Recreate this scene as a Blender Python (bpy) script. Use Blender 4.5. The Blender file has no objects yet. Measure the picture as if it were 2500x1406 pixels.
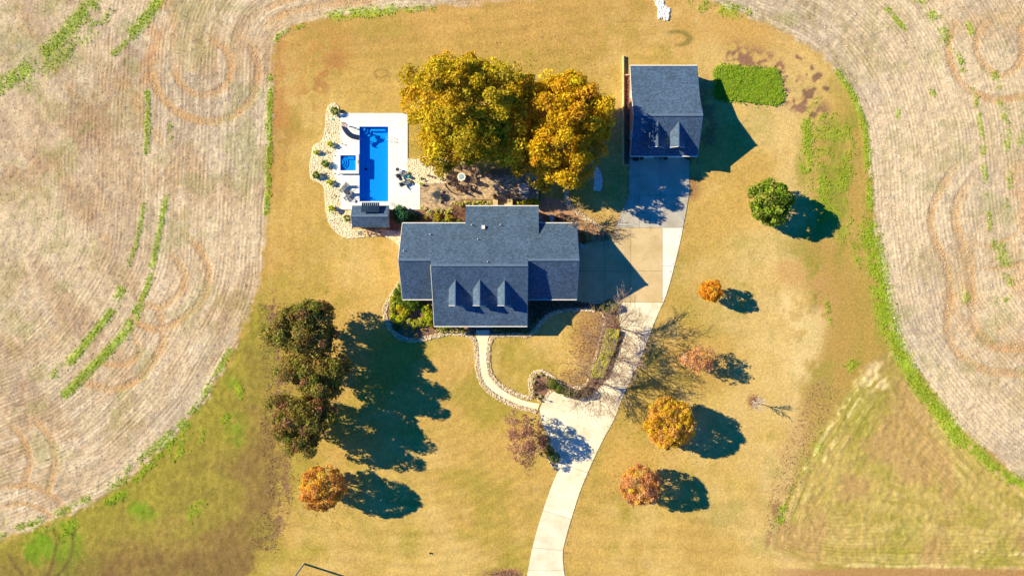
import bpy, bmesh, math, random
import numpy as np
from mathutils import Vector, Matrix

SC = bpy.context.scene
COL = SC.collection
RNG = np.random.default_rng(7)
random.seed(7)
R = math.radians

# ------------------------------------------------------------------ camera, sky, sun, exposure
S, CX, CY, CAM_H = 0.06, 1250.0, 703.0, 100.0        # metres per photo pixel on the ground, drone height
cam_d = bpy.data.cameras.new('camera')
cam = bpy.data.objects.new('camera', cam_d)
COL.objects.link(cam)
cam.location = (0, 0, CAM_H)
cam_d.sensor_width = 36.0
cam_d.lens = 36.0 * CAM_H / (2500 * S)
cam_d.clip_end = 6000
SC.camera = cam

SUN_EL, SUN_DX, SUN_DY = R(29.5), -0.953, 0.303        # the sun stands to the upper left of the photo
world = bpy.data.worlds.new('World')
SC.world = world
world.use_nodes = True
wn, wl = world.node_tree.nodes, world.node_tree.links
bg = wn['Background']
sky = wn.new('ShaderNodeTexSky')
sky.sky_type = 'NISHITA'
sky.sun_disc = False
sky.sun_elevation = SUN_EL
sky.sun_rotation = math.atan2(SUN_DX, SUN_DY)
sky.air_density = 1.0
sky.dust_density = 0.0
sky.ozone_density = 10.0
sat = wn.new('ShaderNodeHueSaturation')
sat.inputs['Saturation'].default_value = 1.5
wl.new(sky.outputs[0], sat.inputs['Color'])
wl.new(sat.outputs[0], bg.inputs['Color'])
bg.inputs['Strength'].default_value = 0.078

sun_d = bpy.data.lights.new('sun', 'SUN')
sun_d.energy = 5.0
sun_d.angle = R(0.5)
sun_d.color = (1.0, 0.83, 0.50)
sun = bpy.data.objects.new('sun', sun_d)
COL.objects.link(sun)
sun_dir = Vector((SUN_DX * math.cos(SUN_EL), SUN_DY * math.cos(SUN_EL), math.sin(SUN_EL)))
sun.rotation_euler = sun_dir.to_track_quat('Z', 'Y').to_euler()
sun.location = sun_dir * 80
SC.view_settings.view_transform = 'Standard'
SC.view_settings.look = 'None'
SC.view_settings.gamma = 1.0
SC.view_settings.use_curve_mapping = False
SC.view_settings.exposure = 1.03

# ------------------------------------------------------------------ helpers
def P(px, py, h=0.0):
    """A point seen at photo pixel (px, py), standing h metres high, as world x, y."""
    f = (1 - h / CAM_H) * S
    return ((px - CX) * f, (CY - py) * f)

def PP(pts, h=0.0):
    return [P(x, y, h) for x, y in pts]

def lin(v):
    v = v / 255.0
    return v / 12.92 if v <= 0.04045 else ((v + 0.055) / 1.055) ** 2.4

LIGHT = (1.28, 1.17, 1.00)                              # what a white level surface returns in sun
def A(r, g, b):
    """Base colour of a surface that reads (r, g, b) in full sun."""
    return tuple(min(0.88, max(0.012, lin(v) / l)) for v, l in zip((r, g, b), LIGHT))

def tag(o, label=None, cat=None, group=None, kind=None):
    if label: o['label'] = label
    if cat: o['category'] = cat
    if group: o['group'] = group
    if kind: o['kind'] = kind
    return o

def thing(name, label, cat, loc=(0, 0, 0), rz=0.0, group=None, kind=None):
    o = bpy.data.objects.new(name, None)
    o.empty_display_size = 0.2
    COL.objects.link(o)
    o.location = loc
    o.rotation_euler = (0, 0, rz)
    return tag(o, label, cat, group, kind)

def copy_tree(o, parent=None):
    c = o.copy()
    COL.objects.link(c)
    if parent is not None:
        c.parent = parent
    for ch in [k for k in o.children]:
        copy_tree(ch, c)
    return c

ORD = ['first', 'second', 'third', 'fourth', 'fifth', 'sixth', 'seventh', 'eighth', 'ninth', 'tenth',
       'eleventh', 'twelfth', 'thirteenth', 'fourteenth']

class MB:
    """Collects shapes and links them as one mesh object."""
    def __init__(self):
        self.v, self.f, self.c = [], [], []
        self.col = None
    def add(self, vs, fs):
        n = len(self.v)
        self.v += [tuple(p) for p in vs]
        for f in fs:
            self.f.append(tuple(i + n for i in f))
            self.c.append(self.col or (1, 1, 1))
        return self
    def box(self, c, s, rz=0.0, tilt=0.0):
        hx, hy, hz = s[0] / 2, s[1] / 2, s[2] / 2
        m = Matrix.Rotation(rz, 3, 'Z') @ Matrix.Rotation(tilt, 3, 'X')
        vs = []
        for z in (-hz, hz):
            for x, y in ((-hx, -hy), (hx, -hy), (hx, hy), (-hx, hy)):
                q = m @ Vector((x, y, z))
                vs.append((q.x + c[0], q.y + c[1], q.z + c[2]))
        return self.add(vs, [(3, 2, 1, 0), (4, 5, 6, 7), (0, 1, 5, 4), (1, 2, 6, 5), (2, 3, 7, 6), (3, 0, 4, 7)])
    def prism(self, poly, z0, z1):
        if area(poly) < 0:
            poly = poly[::-1]
        n = len(poly)
        vs = [(x, y, z0) for x, y in poly] + [(x, y, z1) for x, y in poly]
        fs = [tuple(range(n, 2 * n)), tuple(reversed(range(n)))]
        fs += [(i, (i + 1) % n, n + (i + 1) % n, n + i) for i in range(n)]
        return self.add(vs, fs)
    def slab(self, pts, t):
        """A sloping polygon (3-D points) with thickness t downwards."""
        n = len(pts)
        a = sum(pts[i][0] * pts[(i + 1) % n][1] - pts[(i + 1) % n][0] * pts[i][1] for i in range(n))
        if a < 0:
            pts = pts[::-1]
        vs = list(pts) + [(x, y, z - t) for x, y, z in pts]
        fs = [tuple(range(n)), tuple(reversed(range(n, 2 * n)))]
        fs += [(n + i, n + (i + 1) % n, (i + 1) % n, i) for i in range(n)]
        return self.add(vs, fs)
    def extrude_x(self, prof, x0, x1):
        """A profile of (y, z) swept along x."""
        n = len(prof)
        vs = [(x0, y, z) for y, z in prof] + [(x1, y, z) for y, z in prof]
        fs = [tuple(reversed(range(n))), tuple(range(n, 2 * n))]
        fs += [(i, (i + 1) % n, n + (i + 1) % n, n + i) for i in range(n)]
        return self.add(vs, fs)
    def tube(self, p0, p1, r0, r1=None, n=6, cap=True):
        r1 = r0 if r1 is None else r1
        p0, p1 = Vector(p0), Vector(p1)
        d = (p1 - p0)
        if d.length < 1e-6:
            return self
        d.normalize()
        a = d.orthogonal().normalized()
        b = d.cross(a)
        vs = []
        for p, r in ((p0, r0), (p1, r1)):
            for i in range(n):
                t = 2 * math.pi * i / n
                vs.append(p + (a * math.cos(t) + b * math.sin(t)) * r)
        fs = [(i, (i + 1) % n, n + (i + 1) % n, n + i) for i in range(n)]
        if cap:
            fs += [tuple(reversed(range(n))), tuple(range(n, 2 * n))]
        return self.add(vs, fs)
    def path(self, pts, r0, r1=None, n=6):
        r1 = r0 if r1 is None else r1
        k = len(pts) - 1
        for i in range(k):
            self.tube(pts[i], pts[i + 1], r0 + (r1 - r0) * i / k, r0 + (r1 - r0) * (i + 1) / k, n)
        return self
    def lathe(self, c, prof, n=16):
        """prof: (radius, z) from bottom to top."""
        vs, fs = [], []
        for r, z in prof:
            for i in range(n):
                t = 2 * math.pi * i / n
                vs.append((c[0] + r * math.cos(t), c[1] + r * math.sin(t), c[2] + z))
        for k in range(len(prof) - 1):
            for i in range(n):
                j = (i + 1) % n
                fs.append((k * n + i, k * n + j, (k + 1) * n + j, (k + 1) * n + i))
        fs.append(tuple(reversed(range(n))))
        fs.append(tuple(range((len(prof) - 1) * n, len(prof) * n)))
        return self.add(vs, fs)
    def build(self, name, mat, parent=None, smooth=False, tint=False):
        me = bpy.data.meshes.new(name)
        me.from_pydata(self.v, [], self.f)
        me.materials.append(mat)
        if tint:
            at = me.attributes.new('tint', 'FLOAT_COLOR', 'FACE')
            at.data.foreach_set('color', np.array([(c[0], c[1], c[2], 1.0) for c in self.c], np.float32).ravel())
        if smooth:
            me.polygons.foreach_set('use_smooth', [True] * len(me.polygons))
        me.update()
        o = bpy.data.objects.new(name, me)
        COL.objects.link(o)
        if parent is not None:
            o.parent = parent
        return o

def area(poly):
    n = len(poly)
    return 0.5 * sum(poly[i][0] * poly[(i + 1) % n][1] - poly[(i + 1) % n][0] * poly[i][1] for i in range(n))

def smooth_line(pts, n=6, closed=False):
    """Catmull-Rom through the points."""
    out, k = [], len(pts)
    rng = range(k) if closed else range(k - 1)
    for i in rng:
        if closed:
            p0, p1, p2, p3 = (pts[(i + j) % k] for j in (-1, 0, 1, 2))
        else:
            p0, p1, p2, p3 = pts[max(i - 1, 0)], pts[i], pts[i + 1], pts[min(i + 2, k - 1)]
        for j in range(n):
            t = j / n
            out.append(tuple(0.5 * (2 * b + (c - a) * t + (2 * a - 5 * b + 4 * c - d) * t * t + (3 * b - a - 3 * c + d) * t ** 3)
                             for a, b, c, d in zip(p0, p1, p2, p3)))
    if not closed:
        out.append(tuple(pts[-1]))
    return out

def inside(X, Y, poly):
    r = np.zeros(X.shape, bool)
    n = len(poly)
    for i in range(n):
        x0, y0 = poly[i]
        x1, y1 = poly[(i + 1) % n]
        if y0 == y1:
            continue
        c = ((y0 > Y) != (y1 > Y)) & (X < (x1 - x0) * (Y - y0) / (y1 - y0) + x0)
        r ^= c
    return r

def polydist(X, Y, pts, lim=None):
    """Distance, arc length and signed side to a polyline; far points (beyond lim) get inf."""
    D = np.full(X.shape, 1e9)
    U = np.zeros(X.shape)
    V = np.zeros(X.shape)
    s = 0.0
    for i in range(len(pts) - 1):
        (x0, y0), (x1, y1) = pts[i], pts[i + 1]
        dx, dy = x1 - x0, y1 - y0
        L = math.hypot(dx, dy)
        if L < 1e-9:
            continue
        if lim is None:
            sl = slice(None)
            idx = None
            xx, yy = X, Y
        else:
            idx = np.nonzero((X > min(x0, x1) - lim) & (X < max(x0, x1) + lim) & (Y > min(y0, y1) - lim) & (Y < max(y0, y1) + lim))
            if len(idx[0]) == 0:
                s += L
                continue
            xx, yy = X[idx], Y[idx]
        t = np.clip(((xx - x0) * dx + (yy - y0) * dy) / (L * L), 0, 1)
        ex, ey = xx - x0 - t * dx, yy - y0 - t * dy
        d = np.hypot(ex, ey)
        v = (ex * -dy + ey * dx) / L
        if idx is None:
            m = d < D
            D[m] = d[m]; U[m] = (s + t * L)[m]; V[m] = v[m]
        else:
            cur = D[idx]
            m = d < cur
            sub = tuple(a[m] for a in idx)
            D[sub] = d[m]; U[sub] = (s + t * L)[m]; V[sub] = v[m]
        s += L
    return D, U, V

def np_mesh(name, V, F, mat, parent=None, tint=None, smooth=False):
    """A mesh from numpy arrays: V (n,3), F (m,k)."""
    me = bpy.data.meshes.new(name)
    n, (m, k) = len(V), F.shape
    me.vertices.add(n)
    me.vertices.foreach_set('co', np.ascontiguousarray(V, np.float32).ravel())
    me.loops.add(m * k)
    me.loops.foreach_set('vertex_index', np.ascontiguousarray(F, np.int32).ravel())
    me.polygons.add(m)
    me.polygons.foreach_set('loop_start', np.arange(0, m * k, k, dtype=np.int32))
    me.polygons.foreach_set('use_smooth', np.full(m, smooth))
    me.materials.append(mat)
    if tint is not None:
        at = me.attributes.new('tint', 'FLOAT_COLOR', 'FACE')
        at.data.foreach_set('color', np.hstack([tint, np.ones((m, 1))]).astype(np.float32).ravel())
    me.update(calc_edges=True)
    o = bpy.data.objects.new(name, me)
    COL.objects.link(o)
    if parent is not None:
        o.parent = parent
    return o

# ------------------------------------------------------------------ materials
MATS = {}
def new_mat(name, rough=0.8, spec=0.3):
    m = bpy.data.materials.new(name)
    m.use_nodes = True
    b = m.node_tree.nodes['Principled BSDF']
    b.inputs['Roughness'].default_value = rough
    b.inputs['Specular IOR Level'].default_value = spec
    MATS[name] = m
    return m, m.node_tree.nodes, m.node_tree.links, b

def noise(n, l, coord, scale, detail=3.0, rough=0.6):
    t = n.new('ShaderNodeTexNoise')
    t.inputs['Scale'].default_value = scale
    t.inputs['Detail'].default_value = detail
    t.inputs['Roughness'].default_value = rough
    l.new(coord, t.inputs['Vector'])
    return t.outputs['Fac']

def ramp(n, l, fac, stops):
    r = n.new('ShaderNodeValToRGB')
    e = r.color_ramp.elements
    while len(e) < len(stops):
        e.new(0.5)
    for el, (p, c) in zip(e, stops):
        el.position = p
        el.color = (c[0], c[1], c[2], 1) if not isinstance(c, (int, float)) else (c, c, c, 1)
    l.new(fac, r.inputs[0])
    return r.outputs[0]

def mul(n, l, a, b, fac=1.0):
    m = n.new('ShaderNodeMix')
    m.data_type = 'RGBA'
    m.blend_type = 'MULTIPLY'
    m.inputs[0].default_value = fac
    for sock, v in ((m.inputs[6], a), (m.inputs[7], b)):
        if isinstance(v, tuple):
            sock.default_value = (v[0], v[1], v[2], 1)
        else:
            l.new(v, sock)
    return m.outputs[2]

def bump(n, l, h, b, strength, dist):
    k = n.new('ShaderNodeBump')
    k.inputs['Strength'].default_value = strength
    k.inputs['Distance'].default_value = dist
    l.new(h, k.inputs['Height'])
    l.new(k.outputs[0], b.inputs['Normal'])

def pos(n):
    return n.new('ShaderNodeNewGeometry').outputs['Position']

def plain(name, col, rough=0.6, spec=0.4, metal=0.0, var=0.25, scale=3.0):
    m, n, l, b = new_mat(name, rough, spec)
    f = noise(n, l, pos(n), scale, 4)
    c = ramp(n, l, f, [(0.3, tuple(x * (1 - var) for x in col)), (0.7, tuple(min(1, x * (1 + var * 0.6)) for x in col))])
    l.new(c, b.inputs['Base Color'])
    b.inputs['Metallic'].default_value = metal
    return m

def tinted(name, rough=0.85, spec=0.2, trans=0.0, var=0.0, scale=6.0):
    """Colour from the per-face attribute 'tint'."""
    m, n, l, b = new_mat(name, rough, spec)
    a = n.new('ShaderNodeAttribute')
    a.attribute_name = 'tint'
    c = a.outputs['Color']
    if var:
        c = mul(n, l, c, ramp(n, l, noise(n, l, pos(n), scale), [(0.3, 1 - var), (0.7, 1 + var)]))
    l.new(c, b.inputs['Base Color'])
    if trans:
        t = n.new('ShaderNodeBsdfTranslucent')
        l.new(c, t.inputs['Color'])
        mx = n.new('ShaderNodeMixShader')
        mx.inputs[0].default_value = trans
        l.new(b.outputs[0], mx.inputs[1])
        l.new(t.outputs[0], mx.inputs[2])
        l.new(mx.outputs[0], n['Material Output'].inputs['Surface'])
    return m

LEAF = tinted('leaf', 0.6, 0.2, 0.42)
STONE = tinted('stone', 0.85, 0.25, var=0.12, scale=9)
PAVER = tinted('paver', 0.9, 0.15, var=0.18, scale=5)
LITTER = tinted('dead_leaf', 0.9, 0.1)

def shingle(name, c, along_x=True):
    m, n, l, b = new_mat(name, 0.75, 0.35)
    p = pos(n)
    mp = n.new('ShaderNodeMapping')
    if not along_x:
        mp.inputs['Rotation'].default_value = (0, 0, R(90))
    l.new(p, mp.inputs['Vector'])
    br = n.new('ShaderNodeTexBrick')
    br.inputs['Scale'].default_value = 1.0
    br.inputs['Brick Width'].default_value = 0.30
    br.inputs['Row Height'].default_value = 0.22
    br.inputs['Mortar Size'].default_value = 0.012
    br.inputs['Bias'].default_value = 0.0
    br.inputs['Color1'].default_value = (*(x * 0.72 for x in c), 1)
    br.inputs['Color2'].default_value = (*(x * 1.25 for x in c), 1)
    br.inputs['Mortar'].default_value = (*(x * 0.45 for x in c), 1)
    l.new(mp.outputs[0], br.inputs['Vector'])
    f = noise(n, l, p, 6.5, 3, 0.65)
    f2 = noise(n, l, p, 0.35, 3)
    c1 = mul(n, l, br.outputs['Color'], ramp(n, l, f, [(0.3, 0.62), (0.7, 1.4)]))
    c2 = mul(n, l, c1, ramp(n, l, f2, [(0.3, 0.85), (0.7, 1.15)]))
    l.new(c2, b.inputs['Base Color'])
    bump(n, l, f, b, 0.5, 0.05)
    return m
ROOF = shingle('roof_shingles', (0.060, 0.112, 0.205))
ROOF_SIDE = shingle('roof_shingles_side', (0.060, 0.112, 0.205), False)
CAP = plain('ridge_shingles', (0.10, 0.165, 0.27), 0.75, 0.35, var=0.3, scale=6)

def brick(name, c1, c2):
    m, n, l, b = new_mat(name, 0.85, 0.2)
    p = pos(n)
    s = n.new('ShaderNodeSeparateXYZ'); l.new(p, s.inputs[0])
    ad = n.new('ShaderNodeMath'); l.new(s.outputs[0], ad.inputs[0]); l.new(s.outputs[1], ad.inputs[1])
    cb = n.new('ShaderNodeCombineXYZ'); l.new(ad.outputs[0], cb.inputs[0]); l.new(s.outputs[2], cb.inputs[1])
    br = n.new('ShaderNodeTexBrick')
    br.inputs['Scale'].default_value = 1.0
    br.inputs['Brick Width'].default_value = 0.22
    br.inputs['Row Height'].default_value = 0.075
    br.inputs['Mortar Size'].default_value = 0.01
    br.inputs['Color1'].default_value = (*c1, 1)
    br.inputs['Color2'].default_value = (*c2, 1)
    br.inputs['Mortar'].default_value = (0.42, 0.38, 0.33, 1)
    l.new(cb.outputs[0], br.inputs['Vector'])
    l.new(mul(n, l, br.outputs['Color'], ramp(n, l, noise(n, l, p, 2.0), [(0.3, 0.8), (0.7, 1.15)])), b.inputs['Base Color'])
    return m
BRICK = brick('house_brick', (0.42, 0.15, 0.08), (0.30, 0.10, 0.06))

def concrete(name, c, stain=0.18, dirt=0.0):
    m, n, l, b = new_mat(name, 0.8, 0.25)
    p = pos(n)
    f1 = noise(n, l, p, 0.45, 5, 0.6)
    f2 = noise(n, l, p, 5.0, 4, 0.7)
    oi = n.new('ShaderNodeObjectInfo')
    c1 = ramp(n, l, f1, [(0.28, tuple(x * (1 - stain) * k for x, k in zip(c, (1, 0.96, 0.86)))), (0.62, c)])
    c2 = mul(n, l, c1, ramp(n, l, f2, [(0.3, 0.9), (0.7, 1.04)]))
    c3 = mul(n, l, c2, ramp(n, l, oi.outputs['Random'], [(0, 0.92), (1, 1.03)]))
    l.new(c3, b.inputs['Base Color'])
    bump(n, l, f2, b, 0.15, 0.02)
    return m
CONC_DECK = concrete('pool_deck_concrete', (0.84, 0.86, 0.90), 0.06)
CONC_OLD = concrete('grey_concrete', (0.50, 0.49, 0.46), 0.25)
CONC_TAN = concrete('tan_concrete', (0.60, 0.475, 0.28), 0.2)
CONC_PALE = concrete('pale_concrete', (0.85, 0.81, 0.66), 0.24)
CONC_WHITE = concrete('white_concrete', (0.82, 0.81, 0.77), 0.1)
CONC_WALK = concrete('walk_concrete', (0.86, 0.81, 0.60), 0.12)

WHITE = plain('white_trim', (0.80, 0.79, 0.77), 0.5, 0.4, var=0.06)
CREAM = plain('cream_stone', (0.66, 0.50, 0.28), 0.85, 0.2, var=0.3, scale=2)
GLASS = plain('window_glass', (0.03, 0.045, 0.06), 0.08, 0.6, var=0.2)
DARK = plain('dark_metal', (0.035, 0.045, 0.055), 0.45, 0.5, var=0.3)
SLING = plain('grey_sling_fabric', (0.16, 0.20, 0.24), 0.8, 0.2, var=0.2)
PLUM = plain('plum_brown_plastic', (0.085, 0.05, 0.055), 0.6, 0.35, var=0.25)
GREYMETAL = plain('grey_metal', (0.36, 0.38, 0.40), 0.4, 0.5, 0.3, var=0.15)
TABLE_GREY = plain('slate_tabletop', (0.155, 0.18, 0.21), 0.5, 0.4, var=0.2)
WOOD = plain('weathered_wood', (0.48, 0.33, 0.17), 0.85, 0.2, var=0.3, scale=4)
BARK = plain('bark', (0.20, 0.145, 0.115), 0.95, 0.1, var=0.35, scale=5)
PALE_BARK = plain('pale_bark', (0.55, 0.50, 0.47), 0.9, 0.1, var=0.25, scale=5)
TWIG = plain('bare_twig', (0.36, 0.25, 0.19), 0.95, 0.1, var=0.3, scale=2)
TEAL = plain('teal_plastic', (0.02, 0.33, 0.30), 0.4, 0.4, var=0.1)
BLUEBOX = plain('blue_grey_metal', (0.42, 0.47, 0.55), 0.5, 0.4, var=0.1)
HOTTUB = plain('grey_vinyl_cover', (0.40, 0.36, 0.35), 0.7, 0.3, var=0.2)
BLACK = plain('flat_black', (0.022, 0.026, 0.03), 0.7, 0.3, var=0.3)
SOLAR = plain('solar_collector', (0.012, 0.03, 0.06), 0.35, 0.5, var=0.2)
STEP_RED = brick('porch_brick', (0.30, 0.085, 0.06), (0.22, 0.06, 0.05))
RIM = plain('white_stone_rim', (0.84, 0.82, 0.78), 0.6, 0.3, var=0.08)
PITTOP = plain('blue_grey_glass_cover', (0.30, 0.42, 0.54), 0.25, 0.5, var=0.2, scale=5)
BRONZE = plain('bronze_metal', (0.10, 0.075, 0.05), 0.5, 0.4, var=0.2)
SLIDE = plain('taupe_fibreglass', (0.40, 0.34, 0.34), 0.45, 0.4, var=0.12)
POLEWOOD = plain('grey_pole', (0.40, 0.40, 0.42), 0.7, 0.3, var=0.2, scale=5)

def soil(name, c, var=0.45, scale=2.2):
    m, n, l, b = new_mat(name, 0.95, 0.1)
    p = pos(n)
    f = noise(n, l, p, scale, 6, 0.75)
    f2 = noise(n, l, p, 0.4, 3)
    c1 = ramp(n, l, f, [(0.3, tuple(x * (1 - var) for x in c)), (0.7, tuple(x * (1 + var) for x in c))])
    l.new(mul(n, l, c1, ramp(n, l, f2, [(0.3, 0.8), (0.7, 1.2)])), b.inputs['Base Color'])
    bump(n, l, f, b, 0.7, 0.1)
    return m
MULCH = soil('bark_mulch', (0.235, 0.14, 0.10))
MULCH_TAN = soil('pine_straw', (0.40, 0.24, 0.15))
GRAVEL = soil('gravel_base', (0.78, 0.69, 0.48), 0.25, 4)
PAVEBASE = soil('paver_sand', (0.20, 0.145, 0.095), 0.3, 3)
LEAFY_DIRT = soil('leafy_dirt', (0.44, 0.29, 0.17), 0.35, 2.5)

# pool water: coloured, see-through, glossy
def water_mat():
    m, n, l, b = new_mat('pool_water')
    n.remove(b)
    out = n['Material Output']
    tr = n.new('ShaderNodeBsdfTransparent'); tr.inputs['Color'].default_value = (0.20, 0.74, 1.0, 1)
    gl = n.new('ShaderNodeBsdfGlossy'); gl.inputs['Roughness'].default_value = 0.04
    lw = n.new('ShaderNodeLayerWeight'); lw.inputs['Blend'].default_value = 0.5
    pw = n.new('ShaderNodeMath'); pw.operation = 'POWER'; l.new(lw.outputs['Facing'], pw.inputs[0]); pw.inputs[1].default_value = 4.0
    fr = n.new('ShaderNodeMath'); fr.operation = 'MULTIPLY_ADD'; l.new(pw.outputs[0], fr.inputs[0]); fr.inputs[1].default_value = 0.9; fr.inputs[2].default_value = 0.02
    bp = n.new('ShaderNodeBump'); bp.inputs['Strength'].default_value = 0.25; bp.inputs['Distance'].default_value = 0.05
    l.new(noise(n, l, pos(n), 2.8, 3), bp.inputs['Height'])
    l.new(bp.outputs[0], gl.inputs['Normal'])
    mx = n.new('ShaderNodeMixShader')
    l.new(fr.outputs[0], mx.inputs[0]); l.new(tr.outputs[0], mx.inputs[1]); l.new(gl.outputs[0], mx.inputs[2])
    l.new(mx.outputs[0], out.inputs['Surface'])
    return m
WATER = water_mat()
LINER = plain('pool_liner', (0.11, 0.50, 0.98), 0.5, 0.3, var=0.2, scale=4.2)

# ================================================================== GROUND
GS, GX, GY = 0.2, 78.0, 45.0
nx, ny = int(2 * GX / GS) + 1, int(2 * GY / GS) + 1
gx = np.linspace(-GX, GX, nx)
gy = np.linspace(-GY, GY, ny)
X, Y = np.meshgrid(gx, gy)                                # shape (ny, nx)
PXX, PYY = X / S + CX, CY - Y / S                        # photo pixels of the ground points

def vnoise(u, v, freq, rng, size=256):
    """Smooth value noise on any coordinates."""
    t = rng.random((size, size))
    a, b = u * freq, v * freq
    i, j = np.floor(a).astype(int), np.floor(b).astype(int)
    fa, fb = a - i, b - j
    fa = fa * fa * (3 - 2 * fa); fb = fb * fb * (3 - 2 * fb)
    g = lambda x, y: t[x % size, y % size]
    return (g(i, j) * (1 - fa) + g(i + 1, j) * fa) * (1 - fb) + (g(i, j + 1) * (1 - fa) + g(i + 1, j + 1) * fa) * fb

def fbm(u, v, freq, rng, octs=4, gain=0.55, rot=0.65):
    s, a, tot = 0, 1.0, 0
    for _ in range(octs):
        u, v = u * math.cos(rot) - v * math.sin(rot), u * math.sin(rot) + v * math.cos(rot)
        s = s + a * vnoise(u, v, freq, rng); tot += a
        a *= gain; freq *= 2.03
    return s / tot

def sstep(x, a, b):
    t = np.clip((x - a) / (b - a), 0, 1)
    return t * t * (3 - 2 * t)

N1 = fbm(X, Y, 0.12, RNG, 5)
N2 = fbm(X, Y, 0.45, RNG, 4)
N3 = fbm(X, Y, 1.6, RNG, 2)
N4 = RNG.random(X.shape)
N5 = fbm(X, Y, 0.05, RNG, 3)

# zone outlines, in photo pixels
LAWN_LEFT = smooth_line([(-140, 1365), (0, 1318), (100, 1282), (200, 1240), (300, 1180), (400, 1090), (480, 1000), (540, 905), (590, 812),
                         (620, 742), (636, 680), (645, 600), (651, 500), (655, 400), (660, 300), (663, 200), (668, 115), (682, 85),
                         (720, 65), (800, 42), (900, 26), (1050, 19), (1150, 11), (1250, 2), (1400, -18), (1560, -26), (1660, -18), (1740, 6), (1800, 25),
                         (1850, 50), (1920, 82), (1980, 117), (2030, 162), (2070, 220), (2100, 280), (2116, 340), (2124, 420),
                         (2130, 520), (2140, 600), (2155, 700), (2180, 810), (2222, 880), (2285, 965), (2355, 1050), (2430, 1120), (2520, 1190), (2660, 1290)], 5)
LAWN_POLY = LAWN_LEFT + [(2660, 1600), (-140, 1600)]
D_B, U_B, V_B = polydist(PXX, PYY, LAWN_LEFT)
IN = inside(PXX, PYY, LAWN_POLY)
SD = np.where(IN, -D_B, D_B) * S                          # metres outside the lawn edge
wob = (N2 - 0.5) * 1.4 + (N3 - 0.5) * 0.9
FIELD = sstep(SD + wob, -0.35, 0.35)

HAY = [(2168, 852), (2120, 890), (2060, 965), (1985, 1085), (1925, 1195), (1892, 1290), (1880, 1340), (1960, 1378), (2200, 1388), (2700, 1396),
       (2700, 1330), (2520, 1190), (2430, 1120), (2355, 1050), (2285, 965), (2222, 880)]
D_H, U_H, V_H = polydist(PXX, PYY, HAY + [HAY[0]])
SDH = np.where(inside(PXX, PYY, HAY), D_H, -D_H) * S
HAYM = sstep(SDH + wob, -0.4, 0.4) * (1 - FIELD)
ROUGH = [(-200, 1320), (0, 1318), (200, 1240), (400, 1090), (540, 905), (620, 742), (640, 740), (672, 830), (684, 900), (668, 960), (690, 1080),
         (686, 1230), (655, 1330), (596, 1406), (560, 1600), (-200, 1600)]
D_R, _, _ = polydist(PXX, PYY, ROUGH + [ROUGH[0]])
SDR = np.where(inside(PXX, PYY, ROUGH), D_R, -D_R) * S
ROUGHM = sstep(SDR + (N2 - 0.5) * 4, -0.9, 0.9) * (1 - FIELD)

def lerp(c, k, w):
    return c * (1 - w[..., None]) + np.array(k)[None, None, :] * w[..., None]

def stroke(pts, width, soft=0.5, sm=True):
    """Mask of a brush line; width in photo pixels."""
    q = smooth_line(pts, 4) if sm and len(pts) > 2 else pts
    d, u, v = polydist(PXX, PYY, q, lim=width * 1.6 + 12)
    return 1 - sstep(d, width * 0.5 * (1 - soft), width * 0.5 * (1 + soft))

# --- lawn colour
col = np.zeros(X.shape + (3,)) + np.array(A(204, 165, 88))
col = lerp(col, A(184, 156, 74), sstep(N1, 0.45, 0.62) * 0.6)
col = lerp(col, A(214, 178, 100), sstep(N5 + (N2 - .5) * .3, 0.5, 0.66) * 0.6)
col = lerp(col, A(230, 196, 130), sstep(PXX + (N1 - .5) * 600, 1700, 2000) * sstep(2100 - PXX, 0, 200) * 0.75)
col = lerp(col, A(176, 130, 70), sstep(760 - PXX + (N1 - .5) * 260, 0, 110) * sstep(720 - PYY, 0, 150) * 0.55)       # browner left edge by the field
col = lerp(col, A(200, 150, 88), sstep(230 - PYY + (N1 - .5) * 260, 0, 190) * 0.45)
col = lerp(col, A(172, 152, 60), sstep(N1, 0.38, 0.6) * sstep(PYY, 700, 900) * sstep(1750 - PXX, 0, 300) * 0.5)
col *= (1 + .035 * np.sin((SD + (N1 - .5) * 1.5) * 2 * np.pi / 1.9) * (1 - sstep(-SD, 8, 20)))[..., None]
mow = 1.9 * np.sin((Y * 0.95 + X * 0.06 + (N1 - .5) * 2) * 2 * np.pi / 2.3)
col *= (1 + 0.022 * mow * sstep(PYY, 1080, 1200) + (N2 - .5) * 0.18 + (N3 - .5) * 0.22 + (N4 - .5) * 0.10)[..., None]
n6 = fbm(X, Y, 0.35, RNG, 5, 0.65)
col = lerp(col, A(158, 146, 58), sstep(n6 + (N1 - .5) * .6, 0.5, 0.8) * 0.35)
col = lerp(col, A(228, 194, 128), sstep(1 - n6 + (N5 - .5) * .6, 0.52, 0.82) * 0.3)
arc = np.sin((np.hypot(PXX - 1010, PYY - 860) * S + (N1 - .5)) * 2 * np.pi / 1.5)
col *= (1 + 0.05 * arc * sstep(PYY, 830, 900) * sstep(1400 - PXX, 0, 150) * sstep(PXX, 900, 1000))[..., None]
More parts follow.
